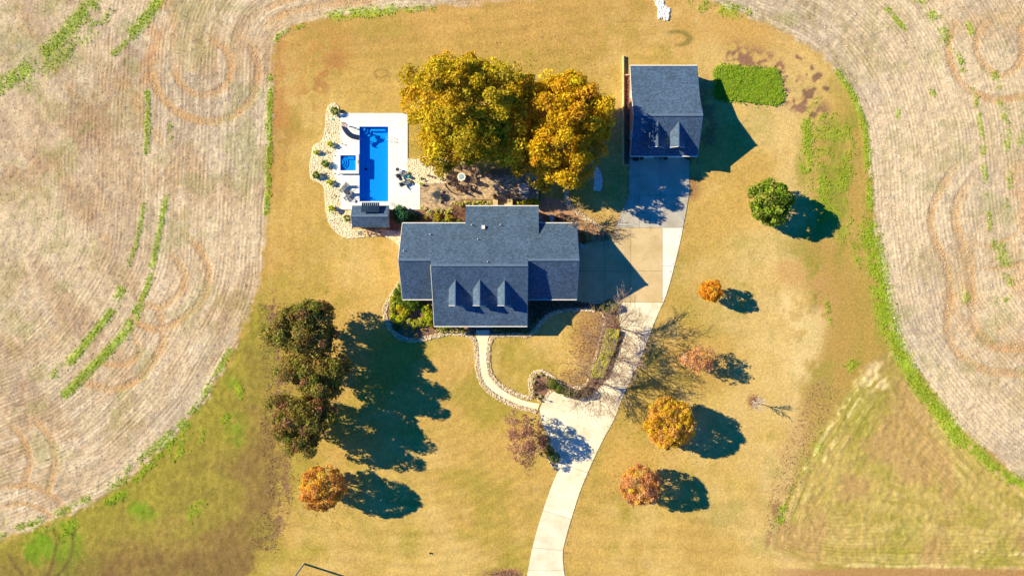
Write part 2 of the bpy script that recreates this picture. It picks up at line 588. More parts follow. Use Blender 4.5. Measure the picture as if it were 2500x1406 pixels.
# brownish strip right, patches, dry leaves
right = sstep(PXX + (N1 - .5) * 160, 1930, 2000) * sstep(PYY, 190, 330) * (1 - FIELD)
col = lerp(col, A(178, 146, 72), right * 0.7)
col = lerp(col, A(140, 144, 48), right * sstep(fbm(X * 1.6, Y * .5, 0.3, RNG, 4, rot=0), 0.47, 0.62) * (1 - sstep(PYY, 560, 900) * .6) * 0.75)
for pts, w, c, k, thr in [
        ([(1800, 130), (1850, 150), (1900, 190), (1950, 240), (1990, 280)], 70, A(140, 98, 84), 0.85, 0.52),
        ([(1900, 160), (1915, 220), (1935, 255)], 26, A(150, 104, 88), 0.8, 0.45),
        ([(745, 255), (780, 205), (820, 150)], 46, A(164, 110, 70), 0.6, 0.42),
        ([(672, 330), (676, 230), (690, 120)], 40, A(180, 120, 72), 0.5, 0.5),
        ([(700, 300), (740, 200), (800, 120)], 120, A(190, 134, 72), 0.45, 0.4),
        ([(660, 740), (664, 850), (676, 940), (668, 1060), (682, 1180), (668, 1260), (640, 1330)], 52, A(138, 98, 82), 0.9, 0.44),
        ([(1705, 200), (1730, 280), (1728, 340)], 40, A(150, 96, 78), 0.6, 0.4),
        ([(1690, 400), (1690, 470)], 36, A(140, 90, 76), 0.6, 0.42),
        ([(1900, 1230), (1915, 1130), (1975, 1010), (2010, 930)], 60, A(180, 138, 88), 0.4, 0.46),
        ([(1880, 1330), (1898, 1240)], 26, A(150, 108, 78), 0.7, 0.42),
        ([(1920, 660), (2000, 700), (2010, 740)], 60, A(206, 158, 98), 0.7, 0.4),
        ([(1980, 600), (2040, 720), (2060, 900)], 90, A(188, 146, 80), 0.5, 0.4),
        ([(1995, 720), (1985, 760)], 24, A(150, 122, 66), 0.7, 0.4),
        ([(1930, 740), (1970, 830), (1960, 900), (1990, 780)], 60, A(242, 210, 146), 0.55, 0.4),
        ([(1660, 100), (1700, 60), (1850, 90)], 70, A(206, 160, 88), 0.6, 0.4),
        ([(1190, 1403), (1250, 1398), (1262, 1406)], 22, A(176, 120, 92), 0.9, 0.3),
        ([(1380, 480), (1440, 530)], 50, A(166, 138, 56), 0.5, 0.3)]:
    m = stroke(pts, w, 0.6) * sstep(N2 + (N3 - .5) * .5, thr - .06, thr + .08)
    col = lerp(col, c, m * k)
# specks of dark clods right of the crop patch
spk = sstep(fbm(X, Y, 0.9, RNG, 2), 0.66, 0.72) * inside(PXX, PYY, [(1900, 150), (1960, 130), (2040, 220), (2000, 300), (1930, 280)])
col = lerp(col, A(120, 82, 74), spk * 0.8)
# old grass ring
ring = np.abs(np.hypot((PXX - 1651) / 32, (PYY - 95) / 17) - 1)
col = lerp(col, A(132, 122, 60), (1 - sstep(ring, 0.15, 0.4)) * sstep(N2, .35, .5) * sstep(PXX, 1612, 1640) * 0.75)
# faint dry rims near the pool lawn
for cx_, cy_, rx, ry in [(930, 180, 16, 10)]:
    rg = np.abs(np.hypot((PXX - cx_) / rx, (PYY - cy_) / ry) - 1)
    col = lerp(col, A(150, 120, 66), (1 - sstep(rg, 0.1, 0.4)) * 0.5)
# worn tone under the bare trees and big trees
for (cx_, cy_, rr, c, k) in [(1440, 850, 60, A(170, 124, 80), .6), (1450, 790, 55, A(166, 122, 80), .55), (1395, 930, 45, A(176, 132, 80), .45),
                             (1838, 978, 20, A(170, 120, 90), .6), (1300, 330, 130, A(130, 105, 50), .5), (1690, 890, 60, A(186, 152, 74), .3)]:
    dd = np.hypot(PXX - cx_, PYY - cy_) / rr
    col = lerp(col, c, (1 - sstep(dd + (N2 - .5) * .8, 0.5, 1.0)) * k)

# --- rough grass, lower left
rg = np.zeros_like(col) + np.array(A(150, 126, 64))
rg = lerp(rg, A(176, 152, 70), sstep(N2 + (N1 - .5) * .8, 0.52, 0.7) * .7)
nr = fbm(X, Y, 0.09, RNG, 5, 0.5)
edge_r = 1 - sstep(-SD + (nr - .5) * 16, 1.0, 11.0)
rg = lerp(rg, A(138, 106, 64), sstep(nr, 0.42, 0.66) * (1 - edge_r) * 0.5)
rg = lerp(rg, A(160, 148, 54), edge_r * 0.7)
rg = lerp(rg, A(160, 146, 58), sstep(fbm(X, Y, 0.12, RNG, 4), 0.46, 0.66) * 0.6)
rg = lerp(rg, A(112, 150, 26), sstep(fbm(X, Y, 0.22, RNG, 4), 0.56, 0.72) * edge_r * 0.8)
rg = lerp(rg, A(120, 88, 58), sstep(PYY + (N1 - .5) * 120, 1330, 1400) * 0.4)
rg *= (1 + (N3 - .5) * 0.45 + (N4 - .5) * .12)[..., None]
col = lerp(col, (0, 0, 0), np.zeros_like(X))
col = col * (1 - ROUGHM[..., None]) + rg * ROUGHM[..., None]

# --- hay meadow, lower right
hd = SDH
fan = np.arctan2(PXX - 2175, PYY - 700) * 60
hs = fbm(hd * 1.0 + (N1 - .5) * 2, U_H * S * 0.1, 1.5, RNG, 3, rot=0)
hs2 = fbm(hd * 1.0 + X * .25 + (N1 - .5) * 3, U_H * S * 0.05 + fan * .1, 1.1, RNG, 3, rot=0)
edge = 1 - sstep(hd, 3, 9)
hs = hs * edge + hs2 * (1 - edge)
ha = np.zeros_like(col) + np.array(A(196, 168, 92))
ha = lerp(ha, A(216, 188, 116), sstep(hs + (N2 - .5) * .5 + (N3 - .5) * .3, 0.48, 0.8) * .8 * (.75 - .4 * sstep(hd, 4, 14)))
ha = lerp(ha, A(168, 150, 66), sstep(1 - hs + (N2 - .5) * .5 + (N3 - .5) * .3, 0.5, 0.74) * 0.75)
ha = lerp(ha, A(190, 148, 96), sstep(fbm(X, Y, 0.12, RNG, 4), 0.52, 0.66) * 0.6)
ha = lerp(ha, A(148, 146, 46), sstep(fbm(X, Y, 0.1, RNG, 4), 0.46, 0.64) * 0.5)
ha = lerp(ha, A(240, 210, 150), stroke([(2185, 850), (2160, 890), (2140, 930)], 60, .6) * sstep(hs + N2, 0.95, 1.15) * .8)
for pts in ([(2140, 915), (2090, 985), (2050, 1055), (2010, 1125)], [(2110, 925), (2050, 1005), (2000, 1085), (1960, 1150)],
            [(1990, 1372), (2080, 1380), (2300, 1384), (2520, 1388)], [(1902, 1250), (1908, 1215)], [(2330, 1345), (2520, 1352)]):
    ha = lerp(ha, A(246, 222, 150), stroke(pts, 8, .8) * sstep(N2 + (N3 - .5) * .6, .42, .6) * .6)
ha *= (1 + (N3 - .5) * 0.35)[..., None]
col = col * (1 - HAYM[..., None]) + ha * HAYM[..., None]
base_line = sstep(PYY + (N2 - .5) * 14, 1382, 1392) * sstep(PXX, 1830, 1960)
col = lerp(col, A(186, 138, 88), base_line * .8)

# --- stubble field
fd = np.zeros_like(col) + np.array(A(212, 184, 146))
streak = fbm(SD * 1.0, U_B * S * 0.12, 1.3, RNG, 4, rot=0)
FN1 = fbm(X, Y, 0.07, RNG, 5)
FN2 = fbm(X * 0.8 + Y * 0.6, (X * 0.6 - Y * 0.8) * 0.25, 0.35, RNG, 4, rot=0)
fd = lerp(fd, A(184, 148, 108), sstep(FN1, 0.47, 0.66) * 0.6)
fd = lerp(fd, A(186, 168, 142), sstep(fbm(X, Y, 0.11, RNG, 4), 0.5, 0.66) * 0.6)
fd = lerp(fd, A(212, 190, 152), sstep(fbm(X, Y, 0.13, RNG, 4), 0.5, 0.68) * 0.55)
fd = lerp(fd, A(172, 150, 92), sstep(fbm(X, Y, 0.15, RNG, 4), 0.56, 0.7) * 0.5)
fd = lerp(fd, A(232, 208, 172), sstep(streak, 0.52, 0.68) * 0.5 * (1 - sstep(SD, 14, 26)))
fd = lerp(fd, A(176, 152, 120), sstep(1 - streak, 0.52, 0.68) * 0.4 * (1 - sstep(SD, 14, 26)))
fd = lerp(fd, A(220, 196, 158), sstep(FN2, 0.52, 0.66) * 0.5 * sstep(SD, 8, 20))
fd = lerp(fd, A(172, 144, 116), sstep(1 - FN2, 0.52, 0.66) * 0.4 * sstep(SD, 8, 20))
fd = lerp(fd, A(230, 202, 160), sstep(PXX, 2050, 2200) * (0.25 + 0.4 * sstep(N1, .4, .6)))
for pts, w, c, k in [([(400, -20), (385, 60), (372, 120), (366, 190)], 40, A(212, 150, 84), .75),
                     ([(420, -20), (425, 60), (420, 130)], 20, A(206, 156, 100), .6),
                     ([(330, 130), (250, 250), (190, 330), (60, 420)], 90, A(170, 128, 92), .6),
                     ([(300, 200), (360, 300), (420, 430), (450, 560)], 30, A(206, 164, 116), .6),
                     ([(0, 450), (80, 400), (160, 440), (240, 560), (330, 700)], 30, A(190, 150, 106), .55),
                     ([(40, 20), (110, 120), (200, 260)], 24, A(186, 140, 92), .6),
                     ([(20, 700), (110, 800), (180, 880)], 22, A(214, 180, 130), .6),
                     ([(2290, -10), (2360, 60), (2430, 60), (2520, 30)], 60, A(214, 172, 118), .6),
                     ([(2480, 420), (2500, 560), (2490, 700)], 50, A(218, 166, 108), .6),
                     ([(2340, 700), (2380, 800), (2480, 840)], 90, A(216, 166, 108), .5),
                     ([(655, 60), (760, 25), (900, 2)], 34, A(222, 190, 140), .6)]:
    fd = lerp(fd, c, stroke(pts, w, .8) * sstep(N2, .36, .56) * k * .75)
fd *= (1 + (N3 - .5) * 0.40 + (N4 - .5) * 0.16)[..., None]

# tractor wheel tracks: (points, width in pixels)
TRACKS = [
    ([(585, 85), (606, 110), (628, 150), (630, 190), (615, 238), (580, 275), (540, 292), (500, 296), (450, 283), (410, 255), (380, 212), (368, 170)], 19),
    ([(500, 95), (540, 112), (563, 150), (560, 190), (535, 220), (500, 231), (465, 224), (438, 200), (424, 168)], 17),
    ([(440, 562), (480, 600), (504, 640), (509, 680), (497, 722), (468, 757), (430, 787), (390, 804), (350, 796), (322, 776)], 18),
    ([(405, 610), (435, 640), (449, 675), (444, 706), (420, 734), (390, 748), (360, 744), (340, 730)], 16),
    ([(378, 740), (397, 790), (395, 840), (374, 882), (343, 920), (300, 944), (258, 950), (212, 934)], 18),
    ([(326, 805), (338, 850), (325, 878), (290, 892), (245, 886)], 14),
    ([(60, 995), (96, 1035), (125, 1080), (133, 1130), (118, 1195)], 16),
    ([(15, 1030), (40, 1050), (62, 1085), (73, 1130), (55, 1185)], 15),
    ([(-20, 1196), (45, 1185), (90, 1190), (130, 1214), (165, 1248)], 14),
    ([(-20, 1242), (45, 1228), (90, 1238), (130, 1262)], 10),
    ([(2400, 60), (2384, 95), (2390, 140), (2415, 172), (2450, 184), (2480, 166), (2496, 130), (2490, 70)], 17),
    ([(2335, 40), (2316, 110), (2326, 165), (2358, 212), (2400, 235), (2450, 244), (2520, 228)], 18),
    ([(2335, 400), (2292, 470), (2273, 530), (2284, 590), (2312, 650), (2320, 720), (2312, 800), (2330, 850), (2370, 888), (2430, 908), (2520, 912)], 20),
    ([(2375, 430), (2338, 490), (2333, 540), (2350, 600), (2368, 650), (2371, 720), (2380, 790), (2410, 832), (2450, 850), (2520, 846)], 22),
    ([(2365, 590), (2420, 600), (2480, 572)], 12), ([(2375, 650), (2430, 656), (2520, 636)], 12),
    ([(1120, 6), (1180, 5), (1240, 10), (1330, 0)], 16),
    ([(640, 62), (700, 32), (800, 12), (900, 2)], 18), ([(615, 40), (680, 8), (740, -10)], 16),
]
TU, TV, TW = np.zeros_like(X), np.zeros_like(X), np.zeros_like(X)
for pts, w in TRACKS:
    q = smooth_line(pts, 6)
    d, u, v = polydist(PXX, PYY, q, lim=w * 2)
    near = d < w * 1.5
    fade = sstep(u, 0, 60) * 1.0
    m = (1 - sstep(d, w * 0.42, w * 0.62)) * (0.35 + 0.65 * fade)
    m = m * (0.85 + 0.3 * (N2 - .3))
    upd = near & (m > TW)
    TU[upd] = u[upd] * S; TV[upd] = v[upd] * S; TW[upd] = m[upd]
TW = np.clip(TW, 0, 1)
fd = lerp(fd, A(204, 160, 108), TW * (0.6 + .25 * sstep(N2, .35, .6)))
col = col * (1 - FIELD[..., None]) + fd * FIELD[..., None]

# volunteer grass: (points, width, strength)
GREENS = [
    ([(-20, 222), (40, 186), (90, 150), (130, 112), (175, 66), (222, 10)], 34, .8), ([(60, 200), (130, 150), (200, 90), (250, 40)], 40, .45),
    ([(360, 225), (361, 300), (357, 372)], 12, .8), ([(414, 300), (412, 390)], 10, .45), ([(350, 500), (340, 565), (312, 655)], 9, .7),
    ([(406, 480), (394, 545), (384, 592), (372, 650), (360, 700), (344, 735)], 12, .85),
    ([(338, 750), (320, 785), (300, 818), (268, 852), (232, 890), (190, 932), (160, 962)], 20, 1.0),
    ([(296, 708), (270, 762), (230, 812), (190, 862), (132, 915)], 18, .85),
    ([(392, -10), (372, 25), (350, 52), (320, 85)], 26, .85), ([(305, 105), (280, 132)], 18, .7),
    ([(661, 190), (657, 300), (656, 420), (650, 520)], 12, .9), ([(672, 100), (690, 80), (740, 62)], 10, .7),
    ([(805, 42), (850, 34), (905, 30), (960, 24)], 22, .7), ([(960, 26), (1060, 20)], 12, .5),
    ([(560, 858), (500, 960), (450, 1030)], 14, .75), ([(440, 1040), (350, 1118), (270, 1188)], 22, .6), ([(330, 1170), (390, 1110)], 14, .8),
    ([(230, 1210), (100, 1270), (-20, 1310)], 18, .5), ([(450, 1030), (410, 1085)], 24, .7),
    ([(265, 1225), (300, 1205)], 18, .9), ([(420, 1110), (490, 1060)], 26, .6), ([(470, 1260), (490, 1215)], 26, .5),
    ([(150, 1310), (180, 1280)], 24, .8), ([(580, 940), (590, 970)], 14, .7), ([(545, 1025), (560, 1015)], 14, .8),
    ([(2046, 178), (2088, 245), (2112, 320), (2120, 420), (2127, 510)], 14, .9), ([(2120, 560), (2142, 650), (2152, 720), (2170, 800)], 42, 1.0),
    ([(2170, 790), (2198, 860), (2240, 940), (2290, 1000), (2340, 1070)], 34, 1.1), ([(2320, 1050), (2400, 1115), (2450, 1160), (2520, 1190)], 24, .85),
    ([(1970, 300), (1972, 350), (1968, 412)], 24, .9), ([(2005, 280), (2020, 380), (2000, 480)], 60, .42), ([(2050, 310), (2062, 400), (2050, 560)], 40, .45), ([(2090, 540), (2100, 640)], 30, .45),
    ([(1995, 440), (2020, 520)], 36, .5), ([(2375, 220), (2396, 320), (2405, 430), (2416, 545), (2426, 600)], 10, .7),
    ([(2430, 185), (2452, 300), (2460, 360)], 18, .55), ([(2165, 25), (2205, 68)], 12, .8), ([(2240, -10), (2300, 72), (2320, 110)], 22, .5),
    ([(2500, 320), (2470, 420), (2460, 520)], 12, .45), ([(2440, 600), (2460, 690), (2440, 740)], 30, .5), ([(2340, 130), (2350, 170)], 14, .7),
    ([(2365, 60), (2370, 80)], 14, .7), ([(2190, 270), (2193, 290)], 8, .8), ([(2275, 225), (2278, 232)], 10, .8), ([(2350, 700), (2362, 740)], 20, .5),
    ([(1700, 10), (1800, 30)], 30, .5), ([(1790, 20), (1830, 36)], 18, .6), ([(1905, 1270), (1910, 1240)], 16, .8), ([(1960, 1150), (2000, 1090)], 16, .45),
    ([(2070, 900), (2090, 880)], 22, .6), ([(2020, 740), (2024, 800)], 10, .6), ([(70, 1300), (120, 1285)], 18, .4)]
GREEN = np.zeros_like(X)
gb = fbm(X, Y, 0.8, RNG, 3)
for pts, w, k in GREENS:
    m = stroke(pts, w, 0.75) * sstep(gb, 0.62 - 0.42 * k, 0.76 - 0.38 * k) * min(1, k + .1)
    GREEN = np.maximum(GREEN, m)
gcol = np.array(A(150, 178, 40)) * (1 + (N2 - .5)[..., None] * 0.8)
col = col * (1 - GREEN[..., None] * .8) + gcol * GREEN[..., None] * .8
faint = sstep(fbm(X, Y, 0.25, RNG, 4), 0.58, 0.72) * FIELD * 0.32
col = col * (1 - faint[..., None]) + np.array(A(152, 152, 84)) * faint[..., None]
# ruts across the lower-left rough grass
for pts in ([(130, 1290), (138, 1330), (118, 1406)], [(180, 1300), (172, 1360), (140, 1406)], [(20, 1350), (36, 1380), (60, 1406)]):
    col = lerp(col, A(110, 84, 52), stroke(pts, 8, .8) * .6)
col = np.clip(col, 0.01, 0.86)

# --- relief
FLAT = sstep(np.hypot(np.maximum(np.abs(X + 0.5) - 34, 0), np.maximum(np.abs(Y) - 34, 0)), 0, 1)
rows = np.sin(SD * 2 * np.pi / 0.62 + (N1 - .5) * 3)
Z = FIELD * (0.016 * rows * (1 - sstep(SD, 22, 34)) + 0.10 * (N2 - .5) + 0.11 * (N3 - .5)) - 0.06 * TW * FIELD
berm = np.exp(-((np.abs(TV) - 0.62) / 0.14) ** 2) * (TW > 0.02)
Z += 0.03 * berm * FIELD
Z += (HAYM * 0.9 + ROUGHM * 0.6) * (0.16 * (N3 - .5) + 0.05 * (hs - .5) * HAYM)
Z += GREEN * 0.08 * gb
lawn_w = (1 - FIELD) * (1 - HAYM) * (1 - ROUGHM)
Z += lawn_w * 0.012 * (N3 - .5)
edge_fade = sstep(GX - np.abs(X), 0, 2) * sstep(GY - np.abs(Y), 0, 2)
Z *= edge_fade

ROWC = SD + (N1 - .5) * 1.2
ROWW = FIELD * (1 - sstep(SD, 24, 44)) * (.35 + 1.1 * sstep(N2, .3, .6)) * (1 - TW) + HAYM * .7 * sstep(N1, .38, .55)
ROWC = np.where(HAYM > .5, SDH + (N1 - .5) * 2, ROWC)
GRAIN = 0.7 * lawn_w + 0.8 * FIELD + 0.6 * HAYM + 0.6 * ROUGHM

def ground_mat():
    m, n, l, b = new_mat('ground_cover', 0.95, 0.08)
    a = n.new('ShaderNodeAttribute'); a.attribute_name = 'cover'
    g = n.new('ShaderNodeAttribute'); g.attribute_name = 'grain'
    t = n.new('ShaderNodeAttribute'); t.attribute_name = 'tread'
    p = pos(n)
    f1 = noise(n, l, p, 2.6, 4, 0.75)
    f2 = noise(n, l, p, 6.5, 3, 0.7)
    ad = n.new('ShaderNodeMath'); ad.operation = 'ADD'; l.new(f1, ad.inputs[0]); l.new(f2, ad.inputs[1])
    sb = n.new('ShaderNodeMath'); sb.operation = 'MULTIPLY_ADD'; l.new(ad.outputs[0], sb.inputs[0]); sb.inputs[1].default_value = 1.7; sb.inputs[2].default_value = -1.7
    gm = n.new('ShaderNodeMath'); gm.operation = 'MULTIPLY_ADD'; l.new(sb.outputs[0], gm.inputs[0]); l.new(g.outputs['Fac'], gm.inputs[1]); gm.inputs[2].default_value = 1.0
    # lug marks: waves along the track, bent into a chevron
    s = n.new('ShaderNodeSeparateXYZ'); l.new(t.outputs['Vector'], s.inputs[0])
    ab = n.new('ShaderNodeMath'); ab.operation = 'ABSOLUTE'; l.new(s.outputs[1], ab.inputs[0])
    u = n.new('ShaderNodeMath'); u.operation = 'MULTIPLY_ADD'; l.new(ab.outputs[0], u.inputs[0]); u.inputs[1].default_value = 0.8; l.new(s.outputs[0], u.inputs[2])
    k = n.new('ShaderNodeMath'); k.operation = 'MULTIPLY'; l.new(u.outputs[0], k.inputs[0]); k.inputs[1].default_value = 2 * math.pi / 0.46
    si = n.new('ShaderNodeMath'); si.operation = 'SINE'; l.new(k.outputs[0], si.inputs[0])
    w = n.new('ShaderNodeMath'); w.operation = 'MULTIPLY'; l.new(si.outputs[0], w.inputs[0]); l.new(s.outputs[2], w.inputs[1])
    tw = n.new('ShaderNodeMath'); tw.operation = 'MULTIPLY_ADD'; l.new(w.outputs[0], tw.inputs[0]); tw.inputs[1].default_value = 0.05; tw.inputs[2].default_value = 1.0
    rw_ = n.new('ShaderNodeAttribute'); rw_.attribute_name = 'row'
    rs = n.new('ShaderNodeSeparateXYZ'); l.new(rw_.outputs['Vector'], rs.inputs[0])
    rk = n.new('ShaderNodeMath'); rk.operation = 'MULTIPLY'; l.new(rs.outputs[0], rk.inputs[0]); rk.inputs[1].default_value = 2 * math.pi / 0.52
    rsi = n.new('ShaderNodeMath'); rsi.operation = 'SINE'; l.new(rk.outputs[0], rsi.inputs[0])
    rww = n.new('ShaderNodeMath'); rww.operation = 'MULTIPLY'; l.new(rsi.outputs[0], rww.inputs[0]); l.new(rs.outputs[1], rww.inputs[1])
    rwa = n.new('ShaderNodeMath'); rwa.operation = 'MULTIPLY_ADD'; l.new(rww.outputs[0], rwa.inputs[0]); rwa.inputs[1].default_value = 0.085; rwa.inputs[2].default_value = 1.0
    m0 = n.new('ShaderNodeMath'); m0.operation = 'MULTIPLY'; l.new(gm.outputs[0], m0.inputs[0]); l.new(rwa.outputs[0], m0.inputs[1])
    mm = n.new('ShaderNodeMath'); mm.operation = 'MULTIPLY'; l.new(m0.outputs[0], mm.inputs[0]); l.new(tw.outputs[0], mm.inputs[1])
    cb = n.new('ShaderNodeCombineXYZ')
    for i in range(3): l.new(mm.outputs[0], cb.inputs[i])
    l.new(mul(n, l, a.outputs['Color'], cb.outputs[0]), b.inputs['Base Color'])
    hh = n.new('ShaderNodeMath'); hh.operation = 'MULTIPLY_ADD'; l.new(w.outputs[0], hh.inputs[0]); hh.inputs[1].default_value = 0.12
    hg = n.new('ShaderNodeMath'); hg.operation = 'MULTIPLY'; l.new(ad.outputs[0], hg.inputs[0]); l.new(g.outputs['Fac'], hg.inputs[1])
    l.new(hg.outputs[0], hh.inputs[2])
    bump(n, l, hh.outputs[0], b, 0.6, 0.12)
    return m
GROUND = ground_mat()

def ground_part(name, mask):
    """One zone of the ground as its own mesh (mask per quad)."""
    jj, ii = np.nonzero(mask)
    q = np.stack([jj * nx + ii, jj * nx + ii + 1, (jj + 1) * nx + ii + 1, (jj + 1) * nx + ii], 1)
    used, inv = np.unique(q, return_inverse=True)
    V = np.stack([X.ravel()[used], Y.ravel()[used], Z.ravel()[used]], 1)
    o = np_mesh(name, V, inv.reshape(q.shape), GROUND, smooth=True)
    me = o.data
    def att(nm, typ, key, arr):
        at = me.attributes.new(nm, typ, 'POINT'); at.data.foreach_set(key, np.ascontiguousarray(arr, np.float32).ravel())
    c4 = np.concatenate([col.reshape(-1, 3)[used], np.ones((len(used), 1))], 1)
    att('cover', 'FLOAT_COLOR', 'color', c4)
    att('grain', 'FLOAT', 'value', GRAIN.ravel()[used])
    att('tread', 'FLOAT_VECTOR', 'vector', np.stack([TU.ravel()[used], TV.ravel()[used], TW.ravel()[used]], 1))
    att('row', 'FLOAT_VECTOR', 'vector', np.stack([ROWC.ravel()[used], ROWW.ravel()[used], 0 * ROWW.ravel()[used]], 1))
    return tag(o, kind='structure')

qc = lambda a: 0.25 * (a[:-1, :-1] + a[1:, :-1] + a[:-1, 1:] + a[1:, 1:])
qx, qy = qc(X), qc(Y)
pool_x0, pool_y1 = P(876, 308); pool_x1, pool_y0 = P(949.5, 493.5)
hole = (qx > pool_x0 - 1.5) & (qx < pool_x1 + 1.5) & (qy > pool_y0 - 0.9) & (qy < pool_y1 + 1.5)
spx0, spy1 = P(829, 378); spx1, spy0 = P(876, 425)
hole |= (qx > spx0) & (qx < spx1) & (qy > spy0) & (qy < spy1)
zf, zh, zr = qc(FIELD) > .5, qc(HAYM) > .5, qc(ROUGHM) > .5
zh &= ~zf; zr &= ~zf & ~zh
ground_part('stubble_field', zf & ~hole)
ground_part('hay_meadow', zh)
ground_part('rough_grass', zr)
ground_part('lawn', ~zf & ~zh & ~zr & ~hole)
# the land goes on to the horizon
far = MB()
q0, q1 = (GX, GY), (2500.0, 2500.0)
ring_v = [(-q0[0], -q0[1], 0), (q0[0], -q0[1], 0), (q0[0], q0[1], 0), (-q0[0], q0[1], 0),
          (-q1[0], -q1[1], 0), (q1[0], -q1[1], 0), (q1[0], q1[1], 0), (-q1[0], q1[1], 0)]
far.add(ring_v, [(0, 4, 5, 1), (1, 5, 6, 2), (2, 6, 7, 3), (3, 7, 4, 0)])
tag(far.build('farmland', soil('far_farmland', A(196, 168, 130), 0.3, 0.08)), kind='structure')

# ================================================================== BEDS, PATIO, DRIVE, WALK
def sheet(name, pts, z, mat, h=None, closed=True, n=5, kind='structure', sm=True):
    q = PP(pts)
    if sm:
        q = smooth_line(q, n, True)
    mb = MB(); mb.prism(q, -0.12, z)
    return tag(mb.build(name, mat), kind=kind)

ROCK_BED = [(800, 262), (812, 252), (825, 257), (829, 268), (831, 285), (834, 350), (817, 380), (817, 420), (834, 455), (833, 514), (862, 516), (860, 552), (868, 560), (945, 562), (976, 570), (978, 606),
            (962, 588), (935, 578), (900, 578), (852, 582), (825, 571), (805, 548), (796, 520), (793, 480), (790, 455), (775, 445), (760, 436),
            (756, 412), (761, 380), (765, 357), (785, 345), (793, 320), (796, 290)]
ROCK_BED2 = [(994, 392), (1018, 390), (1040, 380), (1060, 371), (1100, 374), (1122, 396), (1104, 412), (1090, 432), (1090, 446), (1040, 448), (994, 448)]
sheet('rock_bed', ROCK_BED, 0.03, GRAVEL, n=4)
sheet('rock_bed', ROCK_BED2, 0.031, GRAVEL, n=4)
BED_REAR_LEFT = [(946, 512), (1026, 513), (1094, 512), (1100, 502), (1115, 491), (1140, 489), (1206, 489), (1206, 520), (1137, 560), (985, 562), (946, 566)]
BED_REAR_MID = [(1250, 491), (1290, 487), (1318, 488), (1318, 520), (1250, 520)]
BED_REAR_RIGHT = [(1318, 488), (1384, 492), (1404, 512), (1432, 533), (1456, 552), (1482, 575), (1478, 588), (1440, 594), (1400, 594), (1390, 560), (1318, 560)]
BED_FRONT_LEFT = [(985, 690), (974, 690), (962, 712), (945, 740), (939, 762), (947, 788), (958, 808), (978, 824), (1008, 830), (1040, 825), (1075, 816), (1105, 812), (1150, 819), (1162, 812), (1162, 792), (1060, 788), (1060, 700)]
BED_FRONT_RIGHT = [(1196, 792), (1196, 816), (1220, 818), (1260, 816), (1296, 815), (1320, 788), (1345, 767), (1380, 757), (1420, 755), (1456, 758), (1480, 766), (1512, 770), (1520, 750), (1490, 735), (1450, 735), (1410, 725), (1280, 725)]
BED_ISLAND = [(1316, 974), (1296, 966), (1294, 930), (1302, 912), (1320, 906), (1342, 914), (1362, 930), (1390, 944), (1416, 947), (1436, 938), (1452, 890), (1466, 840), (1474, 800),
              (1466, 772), (1500, 766), (1514, 800), (1520, 822), (1508, 862), (1484, 920), (1462, 946), (1440, 966), (1404, 970), (1370, 962), (1344, 950), (1334, 962)]
BED_LOW = [(1330, 1062), (1342, 1078), (1366, 1118), (1368, 1128), (1362, 1146), (1352, 1136), (1336, 1110), (1318, 1090), (1316, 1066)]
sheet('mulch_bed', BED_REAR_LEFT, 0.022, MULCH, sm=False)
sheet('mulch_bed', BED_REAR_MID, 0.023, MULCH, sm=False)
sheet('mulch_bed', BED_REAR_RIGHT, 0.024, MULCH_TAN)
sheet('mulch_bed', BED_FRONT_LEFT, 0.022, MULCH, sm=False)
sheet('mulch_bed', BED_FRONT_RIGHT, 0.022, MULCH, sm=False)
sheet('mulch_bed', BED_ISLAND, 0.022, MULCH)
sheet('mulch_bed', BED_LOW, 0.022, MULCH)

# ---- stones: real pebbles, one mesh per bed
ICO_V, ICO_F = None, None
def ico():
    global ICO_V, ICO_F
    if ICO_V is None:
        bm = bmesh.new()
        bmesh.ops.create_icosphere(bm, subdivisions=1, radius=1.0)
        ICO_V = np.array([v.co[:] for v in bm.verts]); ICO_F = np.array([[v.index for v in f.verts] for f in bm.faces])
        bm.free()
    return ICO_V, ICO_F

def stones(name, xy, size, palette, z=0.03, seed=1, mat=None):
    r = np.random.default_rng(seed)
    v0, f0 = ico()
    n = len(xy)
    sc = size * (0.55 + 0.9 * r.random((n, 1, 1)) ** 1.6) * (0.7 + 0.6 * r.random((n, 1, 3)))
    sc[..., 2] *= 0.62
    a = r.random(n) * 2 * np.pi
    c, s = np.cos(a)[:, None], np.sin(a)[:, None]
    v = v0[None] * sc * (0.85 + 0.3 * r.random((n, len(v0), 1)))
    x, y = v[..., 0] * c - v[..., 1] * s, v[..., 0] * s + v[..., 1] * c
    V = np.stack([x + xy[:, 0:1], y + xy[:, 1:2], v[..., 2] + z + sc[:, :, 2] * 0.45], 2).reshape(-1, 3)
    F = (f0[None] + (np.arange(n) * len(v0))[:, None, None]).reshape(-1, 3)
    pal = np.array(palette)[r.integers(0, len(palette), n)] * (0.75 + 0.45 * r.random((n, 1)))
    return tag(np_mesh(name, V, F, mat or STONE, tint=np.clip(np.repeat(pal, len(f0), 0), 0.01, 0.88)), kind='stuff')

def in_poly_pts(poly, n, r):
    a = np.array(poly)
    lo, hi = a.min(0), a.max(0)
    out = np.zeros((0, 2))
    while len(out) < n:
        q = lo + (hi - lo) * r.random((n * 2, 2))
        out = np.vstack([out, q[inside(q[:, 0], q[:, 1], poly)]])
    return out[:n]

